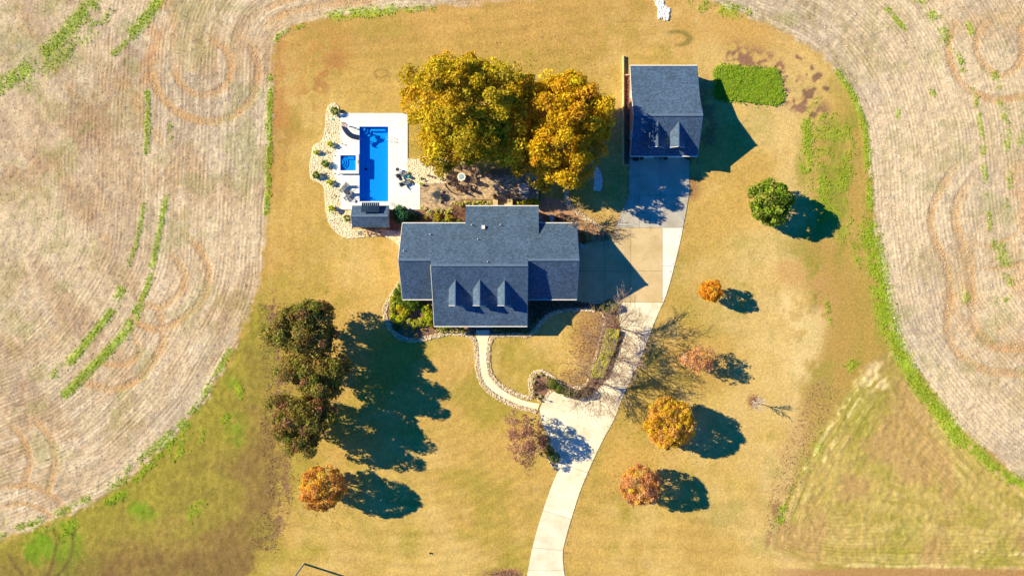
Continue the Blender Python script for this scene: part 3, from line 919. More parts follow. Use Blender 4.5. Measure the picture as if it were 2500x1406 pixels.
def strip_pts(pts, width, n, r):
    q = np.array(pts)
    d = np.hypot(*(q[1:] - q[:-1]).T)
    cum = np.concatenate([[0], np.cumsum(d)])
    t = r.random(n) * cum[-1]
    k = np.clip(np.searchsorted(cum, t) - 1, 0, len(d) - 1)
    f = ((t - cum[k]) / d[k])[:, None]
    p = q[k] * (1 - f) + q[k + 1] * f
    nrm = np.stack([-(q[k + 1] - q[k])[:, 1], (q[k + 1] - q[k])[:, 0]], 1) / d[k][:, None]
    return p + nrm * ((r.random(n) - .5) * width)[:, None]

rr = np.random.default_rng(3)
PALE = [(0.84, 0.76, 0.54), (0.86, 0.80, 0.62), (0.80, 0.68, 0.44), (0.70, 0.55, 0.33), (0.86, 0.81, 0.68), (0.82, 0.72, 0.50)]
GREYP = [(0.60, 0.50, 0.36), (0.70, 0.60, 0.42), (0.48, 0.37, 0.25), (0.76, 0.68, 0.52), (0.50, 0.35, 0.22), (0.36, 0.28, 0.2)]
stones('river_stones', in_poly_pts(smooth_line(PP(ROCK_BED), 4, True), 11500, rr), 0.075, PALE, seed=11)
stones('river_stones', in_poly_pts(smooth_line(PP(ROCK_BED2), 4, True), 5200, rr), 0.075, PALE, seed=12)
EDGE_L = smooth_line(PP([(976, 690), (963, 713), (945, 740), (939, 762), (946, 787), (957, 807), (978, 824), (1008, 831), (1040, 826), (1075, 817), (1105, 813), (1135, 816), (1152, 824), (1162, 840), (1164, 866), (1166, 892), (1170, 918), (1184, 944), (1206, 964), (1232, 979), (1256, 990), (1284, 998), (1312, 1005)]), 5)
EDGE_R = smooth_line(PP([(1206, 820), (1199, 830), (1194, 842), (1192, 866), (1193, 890), (1198, 912), (1210, 930), (1228, 944), (1248, 956), (1272, 966), (1296, 970), (1296, 952), (1295, 930), (1302, 912), (1320, 907), (1342, 915), (1362, 931), (1390, 945), (1418, 947), (1432, 938)]), 5)
EDGE_R2 = smooth_line(PP([(1196, 819), (1230, 818), (1262, 817), (1288, 819), (1304, 808), (1320, 787), (1345, 766), (1380, 757), (1420, 755), (1452, 757)]), 5)
EDGE_I = smooth_line(PP([(1344, 953), (1338, 962), (1326, 976), (1312, 975)]), 5)
EDGE_H = smooth_line(PP([(1466, 762), (1477, 778), (1474, 800), (1466, 830), (1455, 870), (1440, 915), (1432, 938)]), 5)
stones('border_stones', strip_pts(EDGE_L, 0.62, 4200, rr), 0.085, GREYP, seed=13)
stones('border_stones', strip_pts(EDGE_R, 0.58, 3000, rr), 0.085, GREYP, seed=14)
stones('border_stones', strip_pts(EDGE_R2, 0.55, 2000, rr), 0.085, GREYP, seed=15)
stones('border_stones', np.vstack([strip_pts(EDGE_I, 0.4, 280, rr), strip_pts(EDGE_H, 0.32, 500, rr)]), 0.08, GREYP, seed=16)
stones('border_stones', strip_pts(smooth_line(PP([(1336, 1108), (1350, 1134), (1362, 1148)]), 4), 0.5, 180, rr), 0.085, GREYP, seed=17)
CREEK = smooth_line(PP([(1378, 436), (1382, 466), (1385, 492), (1404, 514), (1430, 533), (1456, 550), (1468, 560)]), 5)
CREEK2 = smooth_line(PP([(1440, 400), (1452, 414), (1461, 438), (1458, 466)]), 5)
stones('creek_stones', strip_pts(CREEK, 0.7, 1800, rr), 0.085, GREYP, seed=18)
stones('creek_stones', strip_pts(CREEK2, 1.1, 1200, rr), 0.09, [(0.8, 0.8, 0.82), (0.7, 0.7, 0.72)], seed=19)
stones('white_rubble', np.vstack([strip_pts(smooth_line(PP([(1597, -30), (1606, 0), (1616, 18), (1620, 42)]), 4), 1.1, 420, rr), strip_pts(PP([(1612, 20), (1611, 45)]), .6, 120, rr), strip_pts(PP([(1630, 20), (1626, 50)]), .6, 120, rr)]), 0.15, [(0.88, 0.88, 0.88), (0.8, 0.8, 0.8)], z=0.0, seed=20)

# ---- patio with its pavers
PATIO = [(1027, 447), (1090, 447), (1090, 420), (1110, 400), (1160, 400), (1172, 427), (1216, 428), (1260, 424), (1316, 424), (1316, 488), (1250, 489), (1206, 489), (1140, 488), (1115, 490), (1100, 501), (1093, 511), (1027, 511)]
patio = sheet('patio', PATIO, 0.035, PAVEBASE, sm=False)
PIT = P(1127.5, 434)
def pavers():
    r = np.random.default_rng(5)
    poly = PP(PATIO)
    mb = MB()
    pal = [(0.46, 0.34, 0.22), (0.54, 0.41, 0.27), (0.38, 0.28, 0.19), (0.48, 0.34, 0.22), (0.58, 0.46, 0.30), (0.33, 0.24, 0.17)]
    xs0, xs1 = min(p[0] for p in poly), max(p[0] for p in poly)
    ys0, ys1 = min(p[1] for p in poly), max(p[1] for p in poly)
    w, h = 0.34, 0.24
    k, y = 0, ys0
    quads = []
    while y < ys1:
        x = xs0 - (w / 2 if k % 2 else 0)
        while x < xs1:
            quads.append((x + w / 2, y + h / 2)); x += w
        y += h; k += 1
    q = np.array(quads)
    ok = inside(q[:, 0], q[:, 1], poly) & (np.hypot(q[:, 0] - PIT[0], q[:, 1] - PIT[1]) > 2.55)
    for x, y in q[ok]:
        g = 0.018
        c = np.array(pal[r.integers(0, 6)]) * (0.85 + 0.3 * r.random())
        mb.col = tuple(c)
        z = 0.062 + 0.008 * r.random()
        mb.box((x, y, 0.03 + (z - 0.03) / 2), (w - g, h - g, z - 0.03))
    rad = 0.55
    while rad < 2.5:                                      # rings round the fire pit, one step up
        n = max(8, int(2 * math.pi * (rad + .12) / 0.36))
        for i in range(n):
            t0, t1 = 2 * math.pi * (i + .03) / n, 2 * math.pi * (i + .97) / n
            mb.col = tuple(np.array(pal[r.integers(0, 6)]) * np.array((0.92, 0.90, 0.86)) * (0.85 + 0.3 * r.random()))
            a, b = rad + .01, rad + .235
            mb.prism([(PIT[0] + q_ * math.cos(t), PIT[1] + q_ * math.sin(t)) for q_, t in ((a, t0), (b, t0), (b, t1), (a, t1))], 0.03, 0.145 + 0.008 * r.random())
        rad += 0.245
    tag(mb.build('pavers', PAVER, patio, tint=True), kind='stuff')
pavers()

# ---- slabs cut from an outline
def cut_slabs(poly, cuts, gap):
    """Split an outline along lines [(p, q, keep)] and return the shrunken pieces."""
    bm = bmesh.new()
    if area(poly) < 0: poly = poly[::-1]
    bm.faces.new([bm.verts.new((x, y, 0)) for x, y in poly])
    for p, q, box in cuts:
        d = Vector((q[0] - p[0], q[1] - p[1], 0))
        no = Vector((-d.y, d.x, 0)).normalized()
        fs = [f for f in bm.faces if box is None or (box[0] < f.calc_center_median().x < box[2] and box[1] < f.calc_center_median().y < box[3])]
        geom = set(fs)
        for f in fs:
            geom.update(f.verts); geom.update(f.edges)
        bmesh.ops.bisect_plane(bm, geom=list(geom), plane_co=(p[0], p[1], 0), plane_no=no, dist=1e-5)
    faces = list(bm.faces)
    bmesh.ops.inset_individual(bm, faces=faces, thickness=gap / 2, use_even_offset=True)
    out = [[(v.co.x, v.co.y) for v in f.verts] for f in faces]
    bm.free()
    return out

def hcut(y, box=None): 
    a, b = P(0, y), P(2500, y)
    return (a, b, box)
def vcut(x, box=None):
    a, b = P(x, 0), P(x, 1400)
    return (a, b, box)
def lcut(p, q, box=None): return (P(*p), P(*q), box)
def pbox(x0, y0, x1, y1):
    a, b = P(x0, y1), P(x1, y0)
    return (a[0], a[1], b[0], b[1])

# driveway
DR = [(1536, 386), (1683, 386), (1683, 470), (1674, 524), (1661, 590)] + smooth_line([(1661, 590), (1645, 655), (1626, 722), (1600, 782), (1562, 880), (1522, 965), (1500, 1022), (1468, 1082), (1440, 1142), (1416, 1200), (1397, 1260), (1382, 1312), (1374, 1352), (1379, 1406), (1384, 1440)], 4)[1:] + \
     smooth_line([(1283, 1440), (1286, 1406), (1301, 1330), (1320, 1262), (1344, 1192), (1362, 1148)], 4) + \
     [(1350, 1112), (1336, 1072), (1323, 1032), (1317, 998), (1340, 952), (1372, 962), (1404, 970), (1440, 968), (1464, 946), (1486, 920), (1510, 862), (1521, 822), (1514, 796), (1512, 770), (1500, 752), (1470, 742), (1408, 737), (1408, 592), (1470, 590), (1486, 586), (1511, 530), (1536, 476)]
drive = thing('driveway', None, None, kind='structure')
cuts = [hcut(556), hcut(738), vcut(1617, pbox(1400, 557, 1700, 737)), hcut(477, pbox(1400, 380, 1700, 556)), vcut(1611, pbox(1400, 380, 1700, 556)), vcut(1561, pbox(1400, 478, 1610, 556)),
        vcut(1540, pbox(1400, 556, 1616, 738)), vcut(1475, pbox(1400, 556, 1540, 738)), hcut(662, pbox(1400, 556, 1616, 738)), hcut(650, pbox(1617, 556, 1700, 738)),
        hcut(842, pbox(1200, 738, 1700, 1440)), lcut((1400, 955), (1560, 1010), pbox(1200, 842, 1700, 1440)), lcut((1402, 960), (1380, 1110), pbox(1200, 950, 1700, 1200)),
        lcut((1340, 1120), (1480, 1170), pbox(1200, 980, 1700, 1440)), lcut((1310, 1240), (1420, 1275), pbox(1200, 1130, 1700, 1440)), lcut((1290, 1335), (1400, 1345), pbox(1200, 1240, 1700, 1440)), hcut(1392, pbox(1200, 1330, 1700, 1440))]
for q in cut_slabs(PP(DR), cuts, 0.045):
    cx = sum(p[0] for p in q) / len(q) / S + CX
    cy = CY - sum(p[1] for p in q) / len(q) / S
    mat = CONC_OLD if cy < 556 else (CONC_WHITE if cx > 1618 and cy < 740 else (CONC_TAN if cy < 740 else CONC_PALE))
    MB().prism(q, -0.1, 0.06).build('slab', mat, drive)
base = MB(); base.prism(cut_slabs(PP(DR), [], 0.03)[0], -0.15, 0.035); base.build('drive_base', PAVEBASE, drive)

# front walk
WL = [(1163.5, 821), (1167, 834), (1169.6, 865), (1171, 892), (1175.6, 919), (1190, 943), (1212, 960), (1236, 974), (1258, 984), (1284, 992), (1313, 999)]
WR = [(1194, 821), (1190, 836), (1186.5, 865), (1188, 890), (1192.5, 914), (1205, 933), (1221.5, 948), (1238.5, 959), (1262.7, 971), (1287, 980), (1318, 985)]
walk = thing('front_walk', None, None, kind='structure')
MB().prism(PP([(1162, 803), (1195, 803), (1194, 820.5), (1163.5, 820.5)]), -0.1, 0.10).build('landing', CONC_PALE, walk)
sl = smooth_line(WL, 2); sr = smooth_line(WR, 2)
for i in range(0, len(sl) - 2, 2):
    a, b = PP(sl[i:i + 3]), PP(sr[i:i + 3])
    q = a + b[::-1]
    qs = cut_slabs(q, [], 0.05)[0]
    MB().prism(qs, -0.1, 0.07).build('slab', CONC_WALK, walk)

# ---- pool deck, pool and spa
deck = MB()
for r_ in ((831, 277, 995, 307), (951.5, 307, 995, 512), (831, 495.5, 951.5, 512), (995, 447, 1026, 512)):
    deck.prism(PP([(r_[0] + .3, r_[1] + .3), (r_[2] - .3, r_[1] + .3), (r_[2] - .3, r_[3] - .3), (r_[0] + .3, r_[3] - .3)]), -0.3, 0.05)
deck.prism(PP([(831, 307), (874.5, 307), (874.5, 495), (831, 495), (831, 454), (813, 423), (813, 378), (831, 352)]), -0.3, 0.049)
deck = tag(deck.build('pool_deck', CONC_OLD), kind='structure')
regs = [([(831, 277), (995.4, 277), (995.4, 310), (831, 310)], [vcut(886), vcut(951)]),
        ([(948, 310), (995.4, 310), (995.4, 512), (948, 512)], [hcut(347), hcut(383), hcut(430), hcut(480)]),
        ([(995.4, 447), (1026, 447), (1026, 512), (995.4, 512)], [hcut(480)]),
        ([(831, 310), (878, 310), (878, 377.5), (813, 377.5), (813, 376), (831, 352)], [hcut(347)]),
        ([(813, 377.5), (828.5, 377.5), (828.5, 425.5), (813, 425.5)], []),
        ([(813, 425.5), (878, 425.5), (878, 492), (831, 492), (831, 454), (813, 427)], [hcut(455)]),
        ([(831, 492), (948, 492), (948, 512), (831, 512)], [vcut(878), vcut(913)])]
for poly, cuts_ in regs:
    for q in cut_slabs(PP(poly), cuts_, 0.02):
        MB().prism(q, -0.02, 0.09).build('slab', CONC_DECK, deck)

pool = thing('swimming_pool', 'long rectangular in-ground swimming pool of bright blue water', 'swimming pool', (*P(913, 401), 0))
def rel(o):
    """Keep world coordinates of a child built in place."""
    for c in o.children:
        c.location = tuple(a - b for a, b in zip(c.location, o.location))
x0, y1 = P(877.8, 310); x1, y0 = P(948, 492)
DEPTH = -0.72
mb = MB()                                                 # floor and walls
mb.box(((x0 + x1) / 2, (y0 + y1) / 2, DEPTH - .05), (x1 - x0 + .3, y1 - y0 + .3, .1))
for cx_, cy_, sx_, sy_ in ((x0 - .075, (y0 + y1) / 2, .15, y1 - y0), (x1 + .075, (y0 + y1) / 2, .15, y1 - y0), ((x0 + x1) / 2, y0 - .075, x1 - x0 + .3, .15), ((x0 + x1) / 2, y1 + .075, x1 - x0 + .3, .15)):
    mb.box((cx_, cy_, (DEPTH + .04) / 2 - .02), (sx_, sy_, .04 - DEPTH - .04))
mb.build('liner', LINER, pool)
for k, (w, d) in enumerate(((1.55, 1.3), (1.15, .95), (.8, .6))):  # corner steps
    MB().prism([(x0 + .005, y1 - .005), (x0 + w, y1 - .005), (x0 + w, y1 - d * .8), (x0 + w * .8, y1 - d), (x0 + .005, y1 - d)], DEPTH, DEPTH + .17 * (k + 1)).build('pool_step', LINER, pool)
MB().prism([(x0 + 1.56, y1 - .005), (x0 + 3.7, y1 - .005), (x0 + 3.7, y1 - .55), (x0 + 1.56, y1 - .55)], DEPTH, DEPTH + .34).build('bench', LINER, pool)
MB().prism([(x0 + .005, y0 + .3), (x0 + .4, y0 + .3), (x0 + .4, y1 - 1.31), (x0 + .005, y1 - 1.31)], DEPTH, DEPTH + .25).build('bench', LINER, pool)
w_ = MB(); w_.add([(x0, y0, -.03), (x1, y0, -.03), (x1, y1, -.03), (x0, y1, -.03)], [(0, 1, 2, 3)]); w_.build('water', WATER, pool)
MB().lathe((*P(891, 411), DEPTH), [(.2, 0), (.2, .02), (.12, .05)], 10).build('drain', DARK, pool)
rel(pool)

spa = thing('spa', 'small square raised spa of blue water beside the long pool', 'spa', (*P(852, 400), 0))
a0, b1 = P(828.7, 377.7); a1, b0 = P(877.5, 425.3)
u0, v1 = P(833, 381); u1, v0 = P(870.5, 418)
SPA_H = 0.50
mb = MB()
mb.prism([(a0, b0), (a1, b0), (a1, v0), (a0, v0)], -.75, SPA_H); mb.prism([(a0, v1), (a1, v1), (a1, b1), (a0, b1)], -.75, SPA_H)
mb.prism([(a0, v0), (u0, v0), (u0, v1), (a0, v1)], -.75, SPA_H); mb.prism([(u1, v0), (a1, v0), (a1, v1), (u1, v1)], -.75, SPA_H)
mb.build('spa_wall', CONC_DECK, spa)
mb = MB(); mb.prism([(u0, v0), (u1, v0), (u1, v1), (u0, v1)], -.35, .10)
for q_ in ([(u0, v0), (u0 + .02, v0), (u0 + .02, v1), (u0, v1)], [(u1 - .02, v0), (u1, v0), (u1, v1), (u1 - .02, v1)], [(u0 + .02, v0), (u1 - .02, v0), (u1 - .02, v0 + .02), (u0 + .02, v0 + .02)], [(u0 + .02, v1 - .02), (u1 - .02, v1 - .02), (u1 - .02, v1), (u0 + .02, v1)]):
    mb.prism(q_, .10, .40)
mb.build('liner', LINER, spa)
cxs, cys = u0, (v0 + v1) / 2 + .1
for k, rad in enumerate((1.05, .75, .45)):
    pts = [(u0 + .024, cys - rad)] + [(cxs + .024 + rad * math.sin(t), cys - rad * math.cos(t)) for t in np.linspace(0.05, math.pi - .05, 12)] + [(u0 + .024, cys + rad)]
    MB().prism(pts, .10, .10 + .09 * (k + 1)).build('spa_step', LINER, spa)
MB().prism([(u0 + 1.0, v1 - .55), (u1 - .3, v1 - .55), (u1 - .3, v1 - .024), (u0 + 1.0, v1 - .024)], .10, .24).build('bench', LINER, spa)
w_ = MB(); w_.add([(u0, v0, .42), (u1, v0, .42), (u1, v1, .42), (u0, v1, .42)], [(0, 1, 2, 3)]); w_.build('water', WATER, spa)
MB().box((*P(875, 397), SPA_H + .01), (.24, .5, .03)).build('spillway', CREAM, spa)
rel(spa)

# ================================================================== BUILDINGS
def local(o):
    """Children were built in world coordinates: shift them so that they sit under their thing."""
    for c in o.children:
        c.location = tuple(a - b for a, b in zip(c.location, o.location))

def roof_z(profile, y):
    """Height of a roof profile [(y, z), ...] (falling y) at y."""
    for (ya, za), (yb, zb) in zip(profile, profile[1:]):
        if yb <= y <= ya:
            return za + (zb - za) * (ya - y) / (ya - yb)
    return None

def wall_block(par, x0, x1, prof, drop=0.2, inset=0.35, z0=0.0):
    """Brick mass below a roof profile, gable ends included."""
    (yr, zr), (yf, zf) = prof[0], prof[-1]
    yr -= inset; yf += inset
    p = [(yf, z0), (yf, roof_z(prof, yf) - drop)] + [(y, z - drop) for y, z in prof[-2:0:-1]] + [(yr, roof_z(prof, yr) - drop), (yr, z0)]
    MB().extrude_x(p, x0 + inset, x1 - inset).build('wall', BRICK, par)

def roof_planes(mb, x0, x1, prof, t=0.14):
    for (ya, za), (yb, zb) in zip(prof, prof[1:]):
        mb.slab([(x0, yb, zb), (x1, yb, zb), (x1, ya, za), (x0, ya, za)], t)

def window(par, c, w, h, axis, mat=WHITE):
    """A framed window on a wall; axis 'y' faces +-Y, 'x' faces +-X."""
    t = 0.10
    def bx(mb, du, dz, su, sz, th):
        if axis == 'y': mb.box((c[0] + du, c[1], c[2] + dz), (su, th, sz))
        else: mb.box((c[0], c[1] + du, c[2] + dz), (th, su, sz))
    fr = MB()
    bx(fr, 0, h / 2, w, .09, t); bx(fr, 0, -h / 2, w + .1, .09, t + .06)
    bx(fr, -w / 2, 0, .09, h - .09, t); bx(fr, w / 2, 0, .09, h - .09, t); bx(fr, 0, 0, w - .09, .05, t - .02)
    f = fr.build('window', mat, par)
    pn = MB(); bx(pn, 0, h / 4, w - .09, h / 2 - .08, .04); bx(pn, 0, -h / 4, w - .09, h / 2 - .08, .04)
    pn.build('pane', GLASS, f)
    return f

def dormer(par, cx, yf, yback, half, z_eave, z_ridge, base_prof, win=True):
    """A gabled dormer looking down the front slope (towards -Y)."""
    zb = roof_z(base_prof, yf) - 0.1
    yw = yf + 0.22
    wb = MB()
    hw = half - 0.14
    # walls: a box under the little roof, its foot sunk in the main roof
    pts = [(cx - hw, yw), (cx + hw, yw), (cx + hw, yback), (cx - hw, yback)]
    wb.prism(pts, zb, z_eave - 0.06)
    n = len(wb.v)
    wb.add([(cx - hw, yw, z_eave - .06), (cx + hw, yw, z_eave - .06), (cx, yw, z_ridge - .14), (cx - hw, yback, z_eave - .06), (cx + hw, yback, z_eave - .06), (cx, yback, z_ridge - .14)],
           [(0, 1, 2), (3, 5, 4), (0, 2, 5, 3), (1, 4, 5, 2)])
    d = wb.build('dormer', WHITE, par)
    # where the little roof dies into the main slope
    def y_at(z):
        for (ya, za), (yb_, zb_) in zip(base_prof, base_prof[1:]):
            lo, hi = min(za, zb_), max(za, zb_)
            if lo <= z <= hi and ya <= base_prof[0][0] and za > zb_:
                return ya + (yb_ - ya) * (za - z) / (za - zb_)
        return yback
    yr, ye = y_at(z_ridge) + .12, y_at(z_eave) + .12
    rf = MB()
    for sgn in (-1, 1):
        rf.slab([(cx, yf, z_ridge), (cx + sgn * half, yf, z_eave), (cx + sgn * half, ye, z_eave), (cx, yr, z_ridge)], 0.09)
    rf.build('dormer_roof', ROOF_SIDE, d)
    MB().box((cx, (yf + yr) / 2, z_ridge + .012), (.16, yr - yf, .04)).build('ridge_cap', CAP, d)
    tr = MB()
    for sgn in (-1, 1):
        tr.tube((cx, yf - .015, z_ridge - .06), (cx + sgn * half, yf - .015, z_eave - .06), .045, n=4)
    tr.build('trim', WHITE, d)
    if win:
        w = MB(); hgt = max(.6, z_eave - zb - .55)
        w.box((cx, yw - .03, zb + .35 + hgt / 2), (hw * 1.1, .05, hgt)); w.build('pane', GLASS, d)
    return d

def gutter(par, x0, x1, y, z, sgn):
    MB().box(((x0 + x1) / 2, y + sgn * .055, z - .05), (x1 - x0, .115, .11)).build('gutter', WHITE, par)

# ---- main house
xL, xR, xA, xB = -15.6, 9.22, -11.1, 2.16
YR, ZR, YE, ZE = 3.875, 6.4, 9.20, 2.9
slope = (ZR - ZE) / (YE - YR)
YC = 3.125; ZC = ZR + (YR - YC) * slope
WING = [(YE, ZE), (YR, ZR), (-1.62, 2.8)]
CENT = [(YE, ZE), (YC, ZC), (-1.75, 4.25), (-5.43, 2.75)]
house = thing('house', 'large brick house with a dark slate-blue shingle roof and three front dormers', 'house', ((xL + xR) / 2, 2, 0))
rm = MB()
roof_planes(rm, xL, xA - .004, WING); roof_planes(rm, xB + .004, xR, WING); roof_planes(rm, xA, xB, CENT)
YB, ZB = 11.62, 3.0                                        # rear bump-out, shallower
xC, xD = -6.58, 3.78
YM = 7.45; ZM = ZR - (YM - YR) * slope + .01
BUMP = [(YB, ZB), (YM, ZM)]
rm.slab([(xC, YM, ZM), (xD, YM, ZM), (xD, YB, ZB), (xC, YB, ZB)], 0.16)
roof = rm.build('roof', ROOF, house)
wall_block(house, xL, xA + .6, WING, .16)
wall_block(house, xB - .6, xR, WING, .16)
wall_block(house, xA, xB, [(YE, ZE), (YC, ZC), (-1.75, 4.25)], .17)
MB().prism([(xC + .35, 8.6), (xD - .35, 8.6), (xD - .35, YB - .35), (xC + .35, YB - .35)], 0, ZB - .08).build('wall', BRICK, house)
for x in (xC + .35, xD - .36):                              # gable cheeks of the rear bump-out
    gb_ = MB()
    gb_.add([(x, 8.6, ZB - .1), (x, YB - .36, ZB - .1), (x, 8.6, ZM - .35), (x + .01, 8.6, ZB - .1), (x + .01, YB - .36, ZB - .1), (x + .01, 8.6, ZM - .35)], [(0, 1, 2), (3, 5, 4), (0, 2, 5, 3), (0, 3, 4, 1), (1, 4, 5, 2)])
    gb_.build('gable_cheek', WHITE, house)
# porch
pf = MB(); pf.prism([(xA + .3, -5.25), (xB - .3, -5.25), (xB - .3, -1.42), (xA + .3, -1.42)], -.1, 0.45); pf.build('porch_floor', STEP_RED, house)
for x in np.linspace(xA + .55, xB - .55, 7):
    c = MB(); c.box((x, -5.0, 1.5), (.22, .22, 2.1)); c.box((x, -5.0, .5), (.32, .32, .1)); c.box((x, -5.0, 2.5), (.32, .32, .1)); c.build('porch_column', WHITE, house)
for x in (-9.2, -7.2, -1.9, .2):
    window(house, (x, -1.42, 1.75), 1.0, 1.6, 'y')
dr = MB(); dr.box((-4.4, -1.42, 1.45), (1.1, .1, 2.0)); dr = dr.build('front_door', plain('door_paint', (.18, .03, .03), .4), house)
MB().tube((-4.0, -1.49, 1.4), (-4.0, -1.56, 1.4), .035).build('handle', BRONZE, dr)
for x in (-13.9, -12.5): window(house, (x, -1.28, 1.5), .95, 1.5, 'y')
for x in (4.4, 6.6): window(house, (x, -1.28, 1.5), 1.0, 1.5, 'y')
for x in (-13.8, -11.2, -8.6): window(house, (x, YE - .34, 1.6), 1.0, 1.3, 'y')
for x in (-5.0, -2.8, 2.4): window(house, (x, YB - .34, 1.5), 1.1, 1.5, 'y')
for y in (1.2, 5.6):
    window(house, (xR - .34, y, 1.5), 1.0, 1.4, 'x'); window(house, (xL + .34, y, 1.5), 1.0, 1.4, 'x')
for x0_, x1_, y_, z_, s_ in ((xL, xC - .02, YE, ZE, 1), (xD + .02, xR, YE, ZE, 1), (xC, xD, YB, ZB, 1), (xL, xA - .02, -1.62, 2.8, -1), (xB + .02, xR, -1.62, 2.8, -1), (xA, xB, -5.43, 2.75, -1)):
    gutter(house, x0_, x1_, y_, z_, s_)
for x0_, x1_, y_, z_ in ((xL, xA - .05, YR, ZR), (xB + .05, xR, YR, ZR), (xA, xB, YC, ZC)):
    MB().box(((x0_ + x1_) / 2, y_, z_ + .0), (x1_ - x0_, .34, .07)).build('ridge_cap', CAP, house)
for x, prof in ((xL - .02, WING), (xR + .02, WING), (xB + .03, CENT[1:]), (xA - .03, CENT[1:])):
    rake = MB()
    for (ya, za), (yb, zb) in zip(prof, prof[1:]):
        rake.tube((x, ya, za - .09), (x, yb, zb - .09), .05, n=4)
    rake.build('rake_trim', WHITE, house)
HX = lambda px, h: P(px, 703, h)[0]
for px in (1111.0, 1170.7, 1231.0):
    dormer(house, HX(px, 5.6), -2.42, 2.2, 0.93, 5.12, 5.8, CENT[1:])
def vent(px, py, kind):
    prof = CENT
    z = 4.5
    for _ in range(6):
        x, y = P(px, py, z)
        z = (roof_z(prof, y) or 4) if xA < x < xB else (roof_z(WING, y) or 4)
        if xC < x < xD and y > YM: z = ZM + (ZB - ZM) * (y - YM) / (YB - YM)
    if kind == 'box':
        MB().box((x, y, z + .12), (.46, .5, .3)).build('roof_vent', WHITE, house)
    else:
        MB().tube((x, y, z - .1), (x, y, z + .35), .065, n=8).build('vent_pipe', WHITE, house)
vent(1180, 555, 'box')
for p_ in ((1151, 549), (1221, 549), (1050, 572), (1166, 584), (986, 612), (1190, 639)): vent(*p_, 'pipe')
sx0, sx1 = P(1159, 0)[0], P(1201, 0)[0]
for k in range(3):
    y = -5.25 - .16 - k * .3
    MB().box(((sx0 + sx1) / 2, y, (.36 - .13 * k) / 2), (sx1 - sx0 - .02 * k, .3, .36 - .13 * k)).build('porch_step', STEP_RED, house)
local(house)

# ---- garage
g0, g1 = 16.85, 26.4
GAR = [(31.64, 2.7), (26.9, 3.98), (23.9, 5.65), (18.76, 2.9)]
garage = thing('garage', 'detached brick garage with a slate-blue shingle roof and two front dormers', 'garage', ((g0 + g1) / 2, 25, 0))
gm_ = MB(); roof_planes(gm_, g0, g1, GAR); gm_.build('roof', ROOF, garage)
wall_block(garage, g0, g1, GAR, .16)
gutter(garage, g0, g1, 31.64, 2.7, 1); gutter(garage, g0, g1, 18.76, 2.9, -1)
MB().box(((g0 + g1) / 2, 23.9, 5.65), (g1 - g0, .34, .07)).build('ridge_cap', CAP, garage)
for x in (g0 - .02, g1 + .02):
    rake = MB()
    for (ya, za), (yb, zb) in zip(GAR, GAR[1:]):
        rake.tube((x, ya, za - .09), (x, yb, zb - .09), .05, n=4)
    rake.build('rake_trim', WHITE, garage)
for px in (1605, 1656.5):
    dormer(garage, HX(px, 5.1), P(0, 360, 4.5)[1], 23.6, 1.02, 4.52, 5.2, GAR[2:])
for x in (19.4, 23.6):
    d_ = MB(); d_.box((x, 19.1, 1.15), (2.7, .1, 2.25)); d_ = d_.build('garage_door', WHITE, garage)
    for k in range(4):
        MB().box((x, 19.04, .32 + .56 * k), (2.6, .05, .5)).build('door_panel', WHITE, d_)
for y in (22, 28): window(garage, (g0 + .34, y, 1.5), .9, 1.2, 'x'); window(garage, (g1 - .34, y, 1.5), .9, 1.2, 'x')
local(garage)

# ---- pool house
s0, s1 = -22.9, -17.6
SHED = [(11.79, 2.2), (10.23, 3.1), (8.68, 2.2)]
shed = thing('pool_shed', 'small gabled shed with a dark shingle roof at the end of the pool', 'shed', ((s0 + s1) / 2, 10.2, 0))
sm_ = MB(); roof_planes(sm_, s0, s1, SHED, .1); sm_.build('roof', ROOF, shed)
wall_block(shed, s0, s1, SHED, .12, .25)
MB().box(((s0 + s1) / 2, 10.23, 3.1), (s1 - s0, .3, .06)).build('ridge_cap', CAP, shed)
MB().box((s0 + 3.2, 11.55, 1.0), (.9, .08, 1.9)).build('door', WHITE, shed)
for x in (s0 - .015, s1 + .015):
    rake = MB()
    for (ya, za), (yb, zb) in zip(SHED, SHED[1:]):
        rake.tube((x, ya, za - .06), (x, yb, zb - .06), .035, n=4)
    rake.build('rake_trim', WHITE, shed)
p_ = P(935, 535, 2.6); MB().tube((*p_, 2.3), (*p_, 2.9), .05, n=8).build('vent_pipe', DARK, shed)
local(shed)
pa, pb = P(882.5, 494, 2.95), P(925, 518, 3.3)
solar = thing('solar_panel', 'black pool-heating solar panel of narrow strips raised on the shed roof', 'solar panel', (pa[0], pb[1], 3.0))
nst = 9
wst = (pb[0] - pa[0]) / nst
for k in range(nst):
    xx = pa[0] + wst * (k + .06)
    MB().slab([(xx, pa[1], 2.75), (xx + wst * .86, pa[1], 2.75), (xx + wst * .86, pb[1], 3.3), (xx, pb[1], 3.3)], .05).build('strip', SOLAR, solar)
lg = MB()
for x in (pa[0] + .2, pb[0] - .2):
    lg.tube((x, pa[1] - .35, 2.82), (x, pa[1] - .35, 2.2), .03); lg.tube((x, pb[1] + .2, 3.2), (x, pb[1] + .2, 2.7), .03)
for y, z in ((pa[1] - .3, 2.74), (pb[1] + .3, 3.12)):
    lg.tube((pa[0], y, z), (pb[0], y, z), .025)
lg.build('mounting_frame', GREYMETAL, solar)
local(solar)

